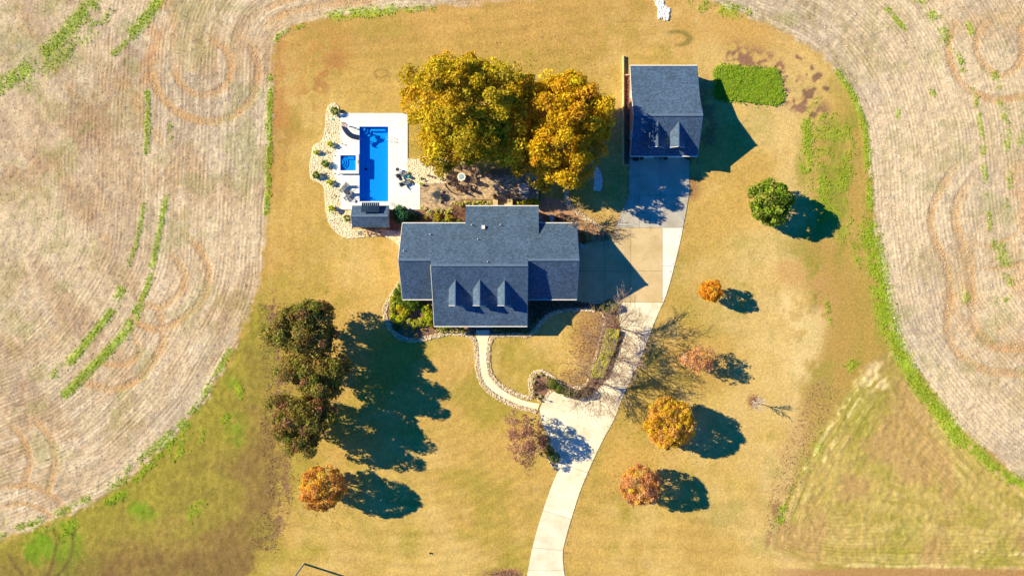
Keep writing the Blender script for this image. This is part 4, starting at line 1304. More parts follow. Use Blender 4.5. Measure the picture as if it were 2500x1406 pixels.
# ---- walls, steps and utility pieces
gw = thing('garden_wall', 'long thin tan edging wall beside the garage leaf bed', 'wall', (*P(1522, 270), 0))
mb = MB(); mb.prism(PP([(1519.5, 137), (1523, 137), (1523, 404), (1518.5, 404)]), -.1, .38); mb.build('wall', CREAM, gw)
MB().prism(PP([(1523.2, 183.5), (1537, 183.5), (1537, 186), (1523.2, 186)]), -.1, .30).build('return_wall', CREAM, gw)
MB().prism(PP([(1523.2, 402), (1536, 402), (1536, 404.5), (1523.2, 404.5)]), -.1, .30).build('return_wall', CREAM, gw)
mb = MB(); mb.box((*P(1521.2, 270), .40), (.14, 15.9, .05)); mb.build('coping', CREAM, gw)
local(gw)
sheet('leaf_bed', [(1523.5, 187), (1540, 187), (1540, 402), (1523.5, 402)], 0.02, MULCH, sm=False)

rw = thing('retaining_wall', 'low tan timber retaining wall along the right end of the patio', 'wall', (*P(1318, 460), 0))
MB().prism(PP([(1310, 446), (1314.5, 446), (1314.5, 489), (1310, 489)]), -.1, .35).build('beam', CREAM, rw)
MB().prism(PP([(1316.5, 446), (1318.5, 446), (1318.5, 490), (1316.5, 490)]), -.1, .5).build('beam', BRONZE, rw)
local(rw)
for i, (xa, xb, lab) in enumerate(((1204, 1214.5, 'left tan stone stair wall by the back door, orange-brown spiky plant at its end'), (1239.5, 1250.5, 'right tan stone stair wall by the back door, dark spiky plant at its end'))):
    w = thing('stair_wall', lab, 'wall', (*P((xa + xb) / 2, 495, .9), 0), group='stair walls by the back door')
    q = PP([(xa, 484.5), (xb, 484.5), (xb, 505), (xa, 505)], .95)
    MB().prism(q, 0, .9).build('wall', CREAM, w)
    q2 = PP([(xa - .7, 484), (xb + .7, 484), (xb + .7, 505), (xa - .7, 505)], .95)
    nn = 2
    for k in range(nn):
        (ax, ay), (bx_, by_) = q2[0], q2[2]
        yy0, yy1 = ay + (by_ - ay) * k / nn, ay + (by_ - ay) * (k + .97) / nn
        MB().prism([(ax, yy0), (bx_, yy0), (bx_, yy1), (ax, yy1)], .9, .97).build('cap_stone', CREAM, w)
    local(w)
st = thing('back_steps', 'pale stone back-door steps between the two stair walls', 'steps', (*P(1227, 500), 0))
for k, (ya, yb) in enumerate(((493.5, 498), (498, 502.5), (502.5, 508))):
    MB().prism(PP([(1215.5, ya), (1239, ya), (1239, yb - .15), (1215.5, yb - .15)], .3), -.05, .2 + .2 * k).build('step', CREAM, st)
local(st)

def box_unit(name, label, cat, px, py, sx, sy, sz, mat, topmat=None, group=None, fan=True):
    x, y = P(px, py, sz)
    t = thing(name, label, cat, (x, y, 0), group=group)
    MB().box((0, 0, sz / 2), (sx, sy, sz)).build('cabinet', mat, t)
    MB().box((0, 0, sz + .02), (sx * .9, sy * .9, .04)).build('top_grille' if fan else 'lid', topmat or mat, t)
    if fan:
        MB().lathe((0, 0, sz + .04), [(min(sx, sy) * .32, 0), (min(sx, sy) * .32, .02), (.06, .05)], 14).build('fan_guard', DARK, t)
    return t
box_unit('air_conditioner', 'small blue-grey air conditioner tight in the corner behind the house', 'air conditioner', 1319, 537, .45, .85, .8, BLUEBOX)
box_unit('equipment_box', 'tall narrow blue-grey equipment box standing in the rear mulch bed', 'equipment box', 1347, 534, .55, 1.15, .9, BLUEBOX, fan=False)
box_unit('utility_box', 'square blue-grey utility box beside the driveway and the house gable', 'utility box', 1421, 600, .6, .6, .6, BLUEBOX, fan=False)
box_unit('storage_bin', 'small blue bin on the mulch between shed and house', 'bin', 970.5, 568, .3, .4, .5, BLUEBOX, fan=False)
box_unit('storage_box', 'black box in the shade by the left garage door', 'box', 1553.5, 386.5, .7, .5, .9, BLACK, fan=False)
box_unit('valve_box', 'small teal plastic valve box on the pale river stones', 'valve box', 813.5, 292, .36, .24, .08, TEAL, fan=False)

# hot tub
ht = thing('hot_tub', 'square hot tub with a grey vinyl cover by the retaining wall', 'hot tub', (*P(1280, 461.5, .9), 0))
MB().box((0, 0, .41), (1.44, 1.5, .82)).build('cabinet', BRONZE, ht)
for sgn in (-1, 1):
    MB().box((sgn * .372, 0, .87), (.735, 1.54, .1)).build('cover', HOTTUB, ht)
MB().box((0.15, -1.0, .14), (.7, .45, .28)).build('step', GREYMETAL, ht)
MB().box((0.15, -.92, .36), (.7, .24, .16)).build('step', GREYMETAL, ht)
MB().tube((-.78, .4, .75), (-.78, -.5, .75), .03).build('cover_lifter', DARK, ht)

# ================================================================== FURNITURE
def lounger(name, label, px, py, rz, group):
    """A sling chaise: the foot points to local -X, the back rises towards +X."""
    t = thing(name, label, 'lounger', (*P(px, py, .35), .09), rz, group)
    hw, L0, hinge, top = .28, -.95, .25, (.72, .92)
    fr = MB()
    for s in (-1, 1):
        fr.path([(L0, s * hw, .33), (hinge, s * hw, .33), (top[0], s * hw, top[1])], .024)
        fr.tube((L0 + .02, s * hw, .33), (L0 + .02, s * hw, 0), .022)
        fr.tube((hinge + .1, s * hw, .33), (hinge + .3, s * hw, 0), .022)
        fr.path([(hinge - .45, s * (hw + .05), .33), (hinge - .35, s * (hw + .05), .58), (hinge + .15, s * (hw + .05), .58)], .024)
    fr.tube((L0, -hw, .33), (L0, hw, .33), .024); fr.tube((top[0], -hw, top[1]), (top[0], hw, top[1]), .024); fr.tube((hinge + .3, -hw, .03), (hinge + .3, hw, .03), .02)
    fr.build('frame', DARK, t)
    MB().slab([(L0 + .32, -hw + .03, .335), (hinge, -hw + .03, .33), (hinge, hw - .03, .33), (L0 + .32, hw - .03, .335)], .02).build('seat_sling', SLING, t)
    MB().slab([(hinge, -hw + .03, .34), (top[0] - .08, -hw + .03, top[1] - .1), (top[0] - .08, hw - .03, top[1] - .1), (hinge, hw - .03, .34)], .02).build('back_sling', SLING, t)
    MB().slab([(L0 + .04, -hw + .03, .335), (L0 + .26, -hw + .03, .335), (L0 + .26, hw - .03, .335), (L0 + .04, hw - .03, .335)], .02).build('foot_sling', SLING, t)
    return t
GL, GR_ = 'sun loungers left of the pool', 'sun loungers right of the pool'
a1 = math.atan2(18, 17)
lounger('sun_lounger', 'upper grey sling lounger left of the pool, backrest raised', 842.5, 456.5, a1, GL)
lounger('sun_lounger', 'lower grey sling lounger left of the pool, backrest raised', 852.5, 475.5, a1, GL)
a2 = math.atan2(11, 29)
def lounger_low(label, px, py, rz):
    t = lounger('sun_lounger', label, px, py, rz, GR_)
    return t
lounger_low('upper sling lounger right of the pool beside the round side table', 979, 428, a2 + math.pi)
lounger_low('lower sling lounger right of the pool near the deck corner', 987, 449, a2 + math.pi)

def round_table(name, label, cat, px, py, h, r, mat=TABLE_GREY, group=None, legs=4):
    t = thing(name, label, cat, (*P(px, py, h), .09), 0.3, group)
    MB().lathe((0, 0, h - .03), [(r, 0), (r, .03)], 20).build('tabletop', mat, t)
    MB().lathe((0, 0, h - .045), [(r + .012, 0), (r + .012, .05), (r - .02, .05)], 20).build('rim', DARK, t)
    for k in range(legs):
        a = 2 * math.pi * k / legs
        MB().tube((r * .75 * math.cos(a), r * .75 * math.sin(a), h - .04), (r * .85 * math.cos(a), r * .85 * math.sin(a), 0), .022).build('leg', DARK, t)
    return t
round_table('side_table', 'small round grey side table between the two left loungers', 'side table', 845.8, 468, .5, .26, group='side tables by the loungers')
round_table('side_table', 'small round grey side table standing above the right loungers', 'side table', 970.5, 414, .52, .25, group='side tables by the loungers')
round_table('side_table', 'small round grey side table between the two right loungers', 'side table', 978.5, 437.5, .5, .26, group='side tables by the loungers')
t = thing('folding_stool', 'small folding stool frame beside the lower left lounger', 'stool', (*P(857, 488, .4), .09), .9)
f = MB()
for s in (-.2, .2):
    f.path([(-.25, s, 0), (.2, s, .42), (.32, s, .0)], .02)
f.tube((-.2, -.2, .4), (-.2, .2, .4), .02); f.tube((.2, -.2, .42), (.2, .2, .42), .02); f.build('frame', DARK, t)
MB().box((0, 0, .41), (.34, .36, .02)).build('seat', SLING, t)
o = MB().lathe((0, 0, 0), [(.12, 0), (.2, .1), (.24, .25), (.2, .4), (.1, .47)], 14).build('teal_ball', TEAL, smooth=True)
o.location = (*P(999, 432, .25), .09); tag(o, 'teal round ball at the right edge of the pool deck', 'ball')

# dining table and chairs on the pavers
dt = round_table('patio_table', 'round slate-grey patio dining table on the pavers', 'table', 1067.5, 476, .74, .56)
dt.location.z = .06
MB().tube((0, 0, .7), (0, 0, .78), .03).build('umbrella_hole', DARK, dt)
sm2 = MB(); sm2.box((0, 0, .745), (1.0, .012, .008)); sm2.build('seam', DARK, dt)
def dining_chair(label, px, py, rz):
    t = thing('patio_chair', label, 'chair', (*P(px, py, .4), .06), rz, 'chairs round the patio table')
    MB().box((0, 0, .43), (.44, .44, .03)).build('seat', SLING, t)
    b = MB()
    for k in range(5): b.tube((-.18 + .09 * k, .21, .45), (-.18 + .09 * k, .30, .86), .014)
    b.tube((-.21, .30, .88), (.21, .30, .88), .025); b.build('backrest', DARK, t)
    for sx in (-.2, .2):
        for sy in (-.2, .2):
            MB().tube((sx, sy, .43), (sx * 1.1, sy * 1.1, 0), .018).build('leg', DARK, t)
        MB().path([(sx * 1.1, -.2, .43), (sx * 1.1, -.18, .64), (sx * 1.1, .24, .64)], .018).build('armrest', DARK, t)
dining_chair('dark metal patio chair on the upper side of the round table', 1072, 465.5, -0.35)
dining_chair('dark metal patio chair on the left side of the round table', 1058, 475, 1.45)
dining_chair('dark metal patio chair below the round table', 1068, 489, math.pi + .1)
dining_chair('dark metal patio chair on the right side of the round table', 1080, 478, -1.6)

# fire pit
pit = thing('fire_pit', 'octagonal stone fire pit with a white rim and blue-grey cover', 'fire pit', (*PIT, .15))
mb = MB()
for k in range(4):
    for i in range(8):
        a0_, a1_ = 2 * math.pi * (i + (.5 if k % 2 else 0)) / 8, 2 * math.pi * (i + 1 + (.5 if k % 2 else 0)) / 8 - .03
        m = MB()
        m.prism([(rr_ * math.cos(t), rr_ * math.sin(t)) for rr_, t in ((.40, a0_), (.56, a0_), (.56, a1_), (.40, a1_))], .125 * k, .125 * k + .12)
        m.build('block', CREAM, pit)
MB().lathe((0, 0, 0), [(.38, 0), (.38, .45)], 16).build('core', BRONZE, pit)
for i in range(8):
    a0_, a1_ = 2 * math.pi * i / 8 + .01, 2 * math.pi * (i + 1) / 8 - .01
    MB().prism([(rr_ * math.cos(t), rr_ * math.sin(t)) for rr_, t in ((.43, a0_), (.62, a0_), (.62, a1_), (.43, a1_))], .50, .57).build('rim_stone', RIM, pit)
MB().lathe((0, 0, .5), [(.43, 0), (.43, .05), (.1, .07)], 8).build('cover', PITTOP, pit)
def adirondack():
    t = bpy.data.objects.new('adirondack_chair', None); COL.objects.link(t)
    for k in range(5):                                      # seat slats run across, front is -Y
        MB().box((0, -.28 + .115 * k, .40 - .035 * k), (.5, .10, .022)).build('seat_slat', PLUM, t)
    for k in range(5):
        h = .92 - abs(k - 2) * .07
        MB().slab([(-.27 + .11 * k, .24, .30), (-.17 + .11 * k, .24, .30), (-.17 + .11 * k, .24 + h * .45, .30 + h * .78), (-.27 + .11 * k, .24 + h * .45, .30 + h * .78)], .025).build('back_slat', PLUM, t)
    for s in (-1, 1):
        MB().box((s * .33, -.06, .56), (.13, .72, .025)).build('armrest', PLUM, t)
        MB().box((s * .29, -.32, .27), (.04, .1, .55)).build('leg', PLUM, t)
        MB().slab([(s * .27 - .02, -.36, .36), (s * .27 + .02, -.36, .36), (s * .27 + .02, .55, .08), (s * .27 - .02, .55, .08)], .1).build('rear_leg', PLUM, t)
    return t
adir = adirondack()
CH = [(1115, 404, 'uppermost plum-brown slatted fireside chair, left of the leaf-strewn gap'), (1139, 408, 'plum-brown slatted fireside chair at the top right, half under the tree leaves'),
      (1100.5, 421, 'dark slatted fireside chair upper left of the pit, just below the uppermost chair'), (1101, 434, 'plum-brown slatted fireside chair directly left of the pit'),
      (1103.5, 446, 'dark slatted fireside chair lower left of the pit by the curved black strip'), (1120, 457, 'plum-brown slatted fireside chair below the pit, the left one of three'),
      (1131, 461, 'plum-brown slatted fireside chair at the very bottom of the ring'), (1141, 456, 'plum-brown slatted fireside chair at the lower right of the pit'),
      (1154, 442, 'plum-brown slatted fireside chair right of the pit beside the little table'), (1155, 422, 'plum-brown slatted fireside chair at the upper right of the pit')]
for i, (px, py, lab) in enumerate(CH):
    o = adir if i == 0 else copy_tree(adir)
    x, y = P(px, py, .5)
    o.location = (x, y, .15)
    o.rotation_euler = (0, 0, math.atan2(y - PIT[1], x - PIT[0]) - math.pi / 2 + (-.12, .2, .1, -.1, .12, .15, -.3, .1, .05, -.1)[i])
    tag(o, lab, 'chair', 'slatted chairs round the fire pit')
t = thing('drinks_table', 'tiny plum-brown table between the two chairs right of the pit', 'table', (*P(1153.5, 431.5, .4), .15))
MB().box((0, 0, .43), (.42, .42, .03)).build('tabletop', PLUM, t)
for sx in (-.16, .16):
    for sy in (-.16, .16): MB().box((sx, sy, .21), (.04, .04, .42)).build('leg', PLUM, t)
ed = MB()  # dark raised strip along the lower left arc of the circle
arc = [(PIT[0] + 2.66 * math.cos(a), PIT[1] + 2.66 * math.sin(a)) for a in np.linspace(R(200), R(252), 14)]
for p, q in zip(arc, arc[1:]): ed.prism([p, q, (q[0] + (PIT[0] - q[0]) * .05, q[1] + (PIT[1] - q[1]) * .05), (p[0] + (PIT[0] - p[0]) * .05, p[1] + (PIT[1] - p[1]) * .05)], .0, .22)
tag(ed.build('curved_strip', BLACK), 'curved black raised strip at the lower left of the fire-pit circle', 'edging')
wl_ = thing('seat_wall', 'low curved pale stone wall at the upper right of the fire-pit circle', 'wall', (*PIT, 0))
for k in range(13):
    a0_ = R(2 + k * 5.6); a1_ = a0_ + R(5.3)
    MB().prism([(rr_ * math.cos(t), rr_ * math.sin(t)) for rr_, t in ((2.56, a0_), (2.86, a0_), (2.86, a1_), (2.56, a1_))], 0, .38).build('block', CREAM, wl_)

# pool slide
sl_ = thing('pool_slide', 'curved taupe water slide dropping into the pool', 'water slide', (*P(845, 325), .09))
ox, oy = sl_.location.x, sl_.location.y
cl = []
for (px, py), z in zip(smooth_line([(840, 306.5), (845, 318), (853, 328), (863, 334.5), (878, 338)], 4), np.interp(np.linspace(0, 1, 17), [0, .12, .55, .85, 1], [1.85, 1.8, 1.0, .55, .42])):
    x, y = P(px, py, z); cl.append(Vector((x - ox, y - oy, z)))
mb = MB(); side = MB()
vs, k = [], len(cl)
for i, p in enumerate(cl):
    d = (cl[min(i + 1, k - 1)] - cl[max(i - 1, 0)]); d.z = 0; d.normalize()
    nrm = Vector((-d.y, d.x, 0))
    for off, dz in ((-.33, .30), (-.31, .06), (-.18, 0), (.18, 0), (.31, .06), (.33, .30)):
        vs.append(p + nrm * off + Vector((0, 0, dz)))
fs = [(i * 6 + j, (i + 1) * 6 + j, (i + 1) * 6 + j + 1, i * 6 + j + 1) for i in range(k - 1) for j in range(5)]
mb.add(vs, fs); ch = mb.build('chute', SLIDE, sl_, smooth=True)
sd = ch.modifiers.new('thickness', 'SOLIDIFY'); sd.thickness = .05
MB().box((cl[0].x - .05, cl[0].y + .25, 1.8), (.62, .5, .06)).build('platform', SLIDE, sl_)
for s in (-.28, .28):
    MB().tube((cl[0].x + s, cl[0].y + .42, 0), (cl[0].x + s, cl[0].y + .3, 2.45), .03).build('handrail', GREYMETAL, sl_)
for z in (.35, .7, 1.05, 1.4):
    MB().box((cl[0].x, cl[0].y + .42 - .04 * z, z), (.54, .14, .04)).build('step', SLIDE, sl_)
for i in (6, 12):
    MB().tube((cl[i].x, cl[i].y, 0), (cl[i].x, cl[i].y, cl[i].z - .05), .06).build('support_post', SLIDE, sl_)

def ladder(px, py0, py1):
    t = thing('pool_ladder', 'steel pool ladder with two handrails on the right pool edge', 'ladder', (*P(px, (py0 + py1) / 2), 0))
    for py in (py0, py1):
        y = P(px, py)[1] - t.location.y
        MB().path([(.75, y, .09), (.68, y, .5), (.35, y, .78), (0, y, .72), (-.18, y, .3), (-.2, y, -.6)], .025, n=6).build('handrail', GREYMETAL, t)
    w = abs(P(0, py0)[1] - P(0, py1)[1])
    for z in (-.16, -.42):
        MB().box((-.2, 0, z), (.14, w, .04)).build('tread', WHITE, t)
ladder(947.5, 335.5, 343.5)
t = thing('pool_handrail', 'thin steel grab rail on the deck corner beside the shed', 'handrail', (*P(956, 500), .09), -.55)
MB().path([(-.3, 0, 0), (-.25, 0, .6), (.1, 0, .8), (.55, 0, .8), (.75, 0, 0)], .025).build('rail', GREYMETAL, t)
MB().path([(-.3, .22, 0), (-.25, .22, .6), (.1, .22, .8), (.55, .22, .8), (.75, .22, 0)], .025).build('rail', GREYMETAL, t)
for px, py in ((837, 352.7), (820, 382), (820, 425)):
    t = thing('bollard_light', {352.7: 'small dark path light on the deck edge above the spa', 382: 'small dark path light at the deck corner left of the spa top', 425: 'small dark path light at the deck corner left of the spa bottom'}[py], 'path light', (*P(px, py), .09), group='path lights on the pool deck edge')
    MB().tube((0, 0, 0), (0, 0, .3), .03, n=8).build('post', BLACK, t); MB().lathe((0, 0, .28), [(.10, 0), (.08, .05), (.02, .1)], 10).build('shade', BLACK, t)
t = thing('hose_coil', 'grey coiled garden hose lying on the stones below the shed', 'hose', (*P(879, 569), .12))
for k in range(3):
    MB().path([((.30 - .05 * k) * math.cos(a), (.30 - .05 * k) * math.sin(a), .03 + .04 * k) for a in np.linspace(0, 2 * math.pi, 19)], .022).build('loop', GREYMETAL, t)

# dark box standing in for a cast shadow; slatted bench beside it
t = thing('shadow_stand_in', 'low dark square added in place of a cast shadow at the edge of the golden tree', 'platform', (*P(1477.5, 258), 0), -.32)
MB().box((0, 0, .09), (1.72, 1.34, .18)).build('frame', BRONZE, t)  # lower body of the shadow stand-in
MB().box((0, 0, .2), (1.80, 1.42, .04)).build('cover', BLACK, t)  # black top gives the tone of the shadow on the lawn
t = thing('slatted_bench', 'small slatted wooden bench beside the dark square shadow stand-in', 'bench', (*P(1471, 273.5, .3), 0), -.32)
for k in range(4):
    MB().box((.05, .19 - .125 * k, .40), (.66, .075, .03)).build('slat', WOOD, t)
MB().box((-.42, 0.05, .40), (.09, .46, .03)).build('end_slat', WOOD, t)
for sx in (-.25, .33): MB().box((sx, 0, .19), (.06, .46, .38)).build('leg', WOOD, t)

# lamp post on the island and the tall pole at the lower edge
t = thing('lamp_post', 'thin black lamp post standing at the corner of the planting island', 'lamp post', (*P(1307.5, 967.5), 0))
MB().tube((0, 0, 0), (0, 0, 1.3), .035, n=8).build('post', BLACK, t)
MB().lathe((0, 0, 1.28), [(.06, 0), (.11, .08), (.11, .2), (.03, .3)], 10).build('lantern', BLACK, t)
t = thing('utility_pole', 'tall grey pole at the bottom edge, its shadow lying on the lawn', 'pole', (*P(742.5, 1375.5), 0))
MB().tube((0, 0, -.2), (0, 0, 9), .15, .11, n=12).build('shaft', POLEWOOD, t)
MB().lathe((0, 0, 9), [(.16, 0), (.16, .08), (.02, .16)], 12).build('cap', GREYMETAL, t)
t = thing('sprinkler_head', 'tiny dark sprinkler head alone on the lower lawn', 'sprinkler', (*P(1050, 1349), 0))
MB().tube((0, 0, 0), (0, 0, .22), .11, n=8).build('body', BLACK, t); MB().lathe((0, 0, .22), [(.13, 0), (.05, .05)], 8).build('cap', BLACK, t)

# ================================================================== VEGETATION
def unit(n, r):
    v = r.normal(size=(n, 3))
    return v / np.linalg.norm(v, axis=1, keepdims=True)

def leaf_quads(C, Nn, size, r):
    """Leaf-shaped four-sided blades at points C facing Nn."""
    n = len(C)
    t = np.cross(Nn, unit(n, r)); t /= np.linalg.norm(t, axis=1, keepdims=True) + 1e-9
    b = np.cross(Nn, t)
    s = (size * (0.6 + 0.8 * r.random(n)))[:, None]
    bend = Nn * s * 0.25
    V = np.stack([C - t * s, C + b * s * 0.62 + bend, C + t * s, C - b * s * 0.62 + bend], 1).reshape(-1, 3)
    F = np.arange(n * 4).reshape(n, 4)
    return V, F

def crown_mesh(name, parent, rx, ry, rz, zc, clumps, cr, per, leaf, palette, seed, low=-0.45, fill=0.3, jit=0.18, lobes=None, mix=None):
    """Foliage: leaf blades on many overlapping clumps spread over an uneven ellipsoid."""
    r = np.random.default_rng(seed)
    d = unit(clumps * 4, r)
    d = d[d[:, 2] > low][:clumps]
    lob = 1 + (0.16 if fill > .2 else 0.05) * np.sin(3 * np.arctan2(d[:, 1], d[:, 0]) + seed) + (0.10 if fill > .2 else 0.05) * np.sin(5 * np.arctan2(d[:, 1], d[:, 0]) + 2.3 * seed)
    rad = np.where(r.random(len(d)) < fill, 0.35 + 0.4 * r.random(len(d)), (0.70 + 0.34 * r.random(len(d))) if fill > .2 else (0.78 + 0.18 * r.random(len(d))))
    cc = d * (rad * lob)[:, None] * np.array([rx, ry, rz])
    if lobes is not None:
        cc = np.vstack([cc, lobes - np.array([0, 0, zc])])
        d = np.vstack([d, unit(len(lobes), r)])
    nc = len(cc)
    crs = cr * (0.65 + 0.7 * r.random(nc))
    k = np.repeat(np.arange(nc), per)
    u = unit(len(k), r)
    u = u + 0.55 * d[k] + np.array([0, 0, .25]); u /= np.linalg.norm(u, axis=1, keepdims=True)
    pos_ = cc[k] + u * (crs[k] * (0.55 + 0.5 * r.random(len(k))))[:, None] * np.array([1, 1, .8])
    nn = u + 0.9 * unit(len(k), r); nn /= np.linalg.norm(nn, axis=1, keepdims=True)
    V, F = leaf_quads(pos_ + np.array([0, 0, zc]), nn, leaf, r)
    V[:, 2] = np.maximum(V[:, 2], 0.02)
    pal = np.array(palette)
    if mix is None:
        pi = r.integers(0, len(pal), nc)
    else:
        pi = mix(cc, r)
    base = pal[pi] * (1 + jit * r.normal(size=(nc, 1)))
    c = base[k] * (1 + jit * r.normal(size=(len(k), 1)))
    sw = r.random(len(k)) < 0.18
    c[sw] = pal[r.integers(0, len(pal), sw.sum())]
    return np_mesh(name, V, F, LEAF, parent, tint=np.clip(c, 0.006, 0.85)), cc + np.array([0, 0, zc])

def trunk(parent, h, r0, tips, seed, mat=None, nlimb=7):
    r = np.random.default_rng(seed)
    mb = MB()
    p = [(0, 0, -.1), (0.02, 0.03, h * .35), (.06 * r.normal(), .06 * r.normal(), h * .75)]
    mb.path(p, r0, r0 * .6, 8)
    mb.build('trunk', mat or BARK, parent)
    idx = r.permutation(len(tips))[:nlimb]
    for i in idx:
        s = h * (0.4 + .35 * r.random())
        m = tips[i] * .5 + np.array([0, 0, s]) * .5 + np.array([0, 0, .25])
        MB().path([(0, 0, s), tuple(m), tuple(tips[i] * .96)], r0 * .42, r0 * .12, 6).build('limb', mat or BARK, parent)

def tree(label, px, py, R_px, h_top, zc, pal, seed, leaf=.2, clumps=70, per=90, cr=None, squash=(1, 1), rz=None, name='tree', cat='tree', group=None, trunk_r=.14, fill=.3, mix=None, low=-.45, jit=.18, lobes=None):
    x, y = P(px, py, zc)
    t = thing(name, label, cat, (x, y, 0), group=group)
    rx = R_px * S * (1 - zc / CAM_H)
    cr = cr or rx * .27
    rx_ = max(rx - cr * .75, rx * .4)
    cm, tips = crown_mesh('crown', t, rx_ * squash[0], rx_ * squash[1], rz or (h_top - zc) - cr * .5, zc, clumps, cr, per, leaf, pal, seed, low, fill, jit, lobes, mix)
    trunk(t, zc, trunk_r, tips, seed)
    return t

YG = [(0.62, 0.46, 0.022), (0.58, 0.46, 0.024), (0.50, 0.43, 0.024), (0.67, 0.47, 0.028), (0.43, 0.38, 0.022), (0.70, 0.45, 0.024)]
OR = [(0.69, 0.45, 0.016), (0.73, 0.50, 0.018), (0.62, 0.44, 0.018), (0.77, 0.55, 0.022), (0.54, 0.42, 0.02), (0.70, 0.40, 0.025)]
def mix_left(cc, r):                                        # gold towards the outer left, greener in the middle right
    a = cc[:, 0] / 7 + .5 * r.normal(size=len(cc))
    return np.where(a < -.35, r.choice([0, 3, 5, 1], len(cc)), np.where(a < .15, r.choice([0, 1, 3, 2], len(cc)), r.choice([2, 1, 4, 2, 0], len(cc))))
def mix_right(cc, r):
    low_ = (cc[:, 2] < -.5) & (r.random(len(cc)) < .5)
    return np.where(low_, r.choice([2, 4], len(cc)), r.choice([0, 1, 3, 5, 0, 2], len(cc)))
rl = np.random.default_rng(41)
def lobe_pts(cx, cy, lst):
    x0_, y0_ = P(cx[0], cx[1], cy)
    out = []
    for px, py, z in lst:
        x, y = P(px, py, z); out.append((x - x0_, y - y0_, z))
    return np.array(out)
tree('huge yellow-green maple beside the pool deck, the larger of the two big crowns', 1136, 268, 146, 13.0, 7.0, YG, 101, leaf=.20, clumps=230, per=200, cr=1.25, squash=(1.02, 1.0), rz=5.2, trunk_r=.42, mix=mix_left, fill=.28,
     lobes=lobe_pts((1136, 268), 7.0, [(1050, 180, 7), (1095, 150, 7), (1150, 142, 8), (1200, 165, 8), (1252, 175, 6.5), (1025, 235, 7), (1012, 290, 6), (1030, 345, 5.5), (1080, 365, 5), (1130, 375, 6), (1170, 375, 6), (1215, 360, 7), (1240, 300, 8), (1235, 390, 5), (1215, 385, 5), (1262, 210, 6), (1280, 225, 5.5), (1270, 250, 5.5), (1290, 280, 6), (1280, 340, 6), (1275, 385, 5), (1268, 230, 8), (1275, 270, 8.5), (1272, 310, 8.5), (1268, 350, 8), (1258, 385, 7), (1262, 330, 6), (1255, 360, 5.5), (1200, 390, 5), (1110, 385, 4.5)]))
tree('huge golden-orange maple overhanging the patio, next to the yellow-green one', 1374, 302, 124, 11.0, 6.4, OR, 107, leaf=.20, clumps=200, per=190, cr=1.15, squash=(1.0, 1.1), rz=3.9, trunk_r=.40, mix=mix_right, fill=.28,
     lobes=lobe_pts((1374, 300), 7.0, [(1340, 195, 8), (1380, 195, 8), (1420, 225, 7), (1455, 270, 6), (1470, 320, 6), (1465, 370, 5), (1290, 200, 5), (1440, 390, 5), (1300, 360, 7), (1290, 410, 5), (1320, 415, 5.5), (1345, 430, 6), (1372, 425, 6), (1400, 400, 6), (1265, 390, 4.5), (1305, 440, 4.5), (1380, 450, 4), (1280, 260, 5), (1275, 300, 5), (1278, 350, 5), (1265, 415, 4), (1330, 450, 4), (1430, 415, 4.5), (1410, 440, 4)]))
RB = [(0.26, 0.24, 0.045), (0.33, 0.28, 0.06), (0.32, 0.21, 0.07), (0.36, 0.20, 0.10), (0.18, 0.19, 0.035), (0.36, 0.30, 0.08), (0.24, 0.26, 0.045), (0.30, 0.29, 0.055), (0.21, 0.24, 0.04)]
tree('dark green and russet tree, top one of the three dark trees', 742, 804, 86, 9.4, 5.4, RB, 111, leaf=.165, clumps=150, per=125, cr=.95, trunk_r=.28, squash=(.98, .84), fill=.3, rz=3.2)
tree('dark green and russet tree, middle one of the three dark trees', 776, 912, 80, 9.6, 5.4, RB, 112, leaf=.165, clumps=120, per=120, cr=.92, trunk_r=.26, squash=(1.05, .68), fill=.3, rz=3.5)
tree('dark russet-edged tree, lowest one of the three dark trees', 736, 1030, 84, 9.4, 5.2, RB + [(0.34, 0.13, 0.08)], 113, leaf=.165, clumps=140, per=125, cr=.92, trunk_r=.27, squash=(1.0, .92), fill=.3, rz=3.5)
GO = [(0.84, 0.53, 0.04), (0.82, 0.47, 0.05), (0.76, 0.43, 0.10), (0.85, 0.58, 0.04), (0.70, 0.41, 0.12)]
PK = [(0.74, 0.40, 0.17), (0.70, 0.34, 0.16), (0.78, 0.47, 0.12), (0.64, 0.33, 0.19), (0.80, 0.49, 0.06)]
tree('rounded gold-orange tree alone in the lower left lawn', 787, 1190, 59, 7.9, 4.2, GO[1:3] + GO[4:] + [(0.74, 0.38, 0.09)], 121, leaf=.12, clumps=170, per=95, cr=.52, rz=3.2, fill=.15, low=-.7)
tree('big round bright orange tree right of the driveway', 1633, 1035, 67, 6.8, 3.6, GO, 122, leaf=.12, clumps=190, per=100, cr=.60, rz=2.6, fill=.15, low=-.7)
tree('pinkish-orange tree at the lower right by the driveway', 1563, 1184, 55, 6.2, 3.4, PK, 123, leaf=.115, clumps=140, per=80, cr=.52, rz=2.4, fill=.2, low=-.6)
tree('little bright gold tree on the right lawn above the others', 1735, 709, 29, 4.6, 2.6, [(0.78, 0.40, 0.02), (0.74, 0.36, 0.03), (0.70, 0.30, 0.03)], 124, leaf=.13, clumps=50, per=60, cr=.42, rz=1.7, fill=.15, trunk_r=.08, low=-.7)
tree('thin pale pink-orange tree half bare, left of its wispy shadow', 1706, 878, 46, 5.2, 2.8, PK[:4] + [(0.7, 0.42, 0.28)], 125, leaf=.11, clumps=75, per=36, cr=.55, rz=1.9, fill=.3, trunk_r=.09, squash=(1, .78))
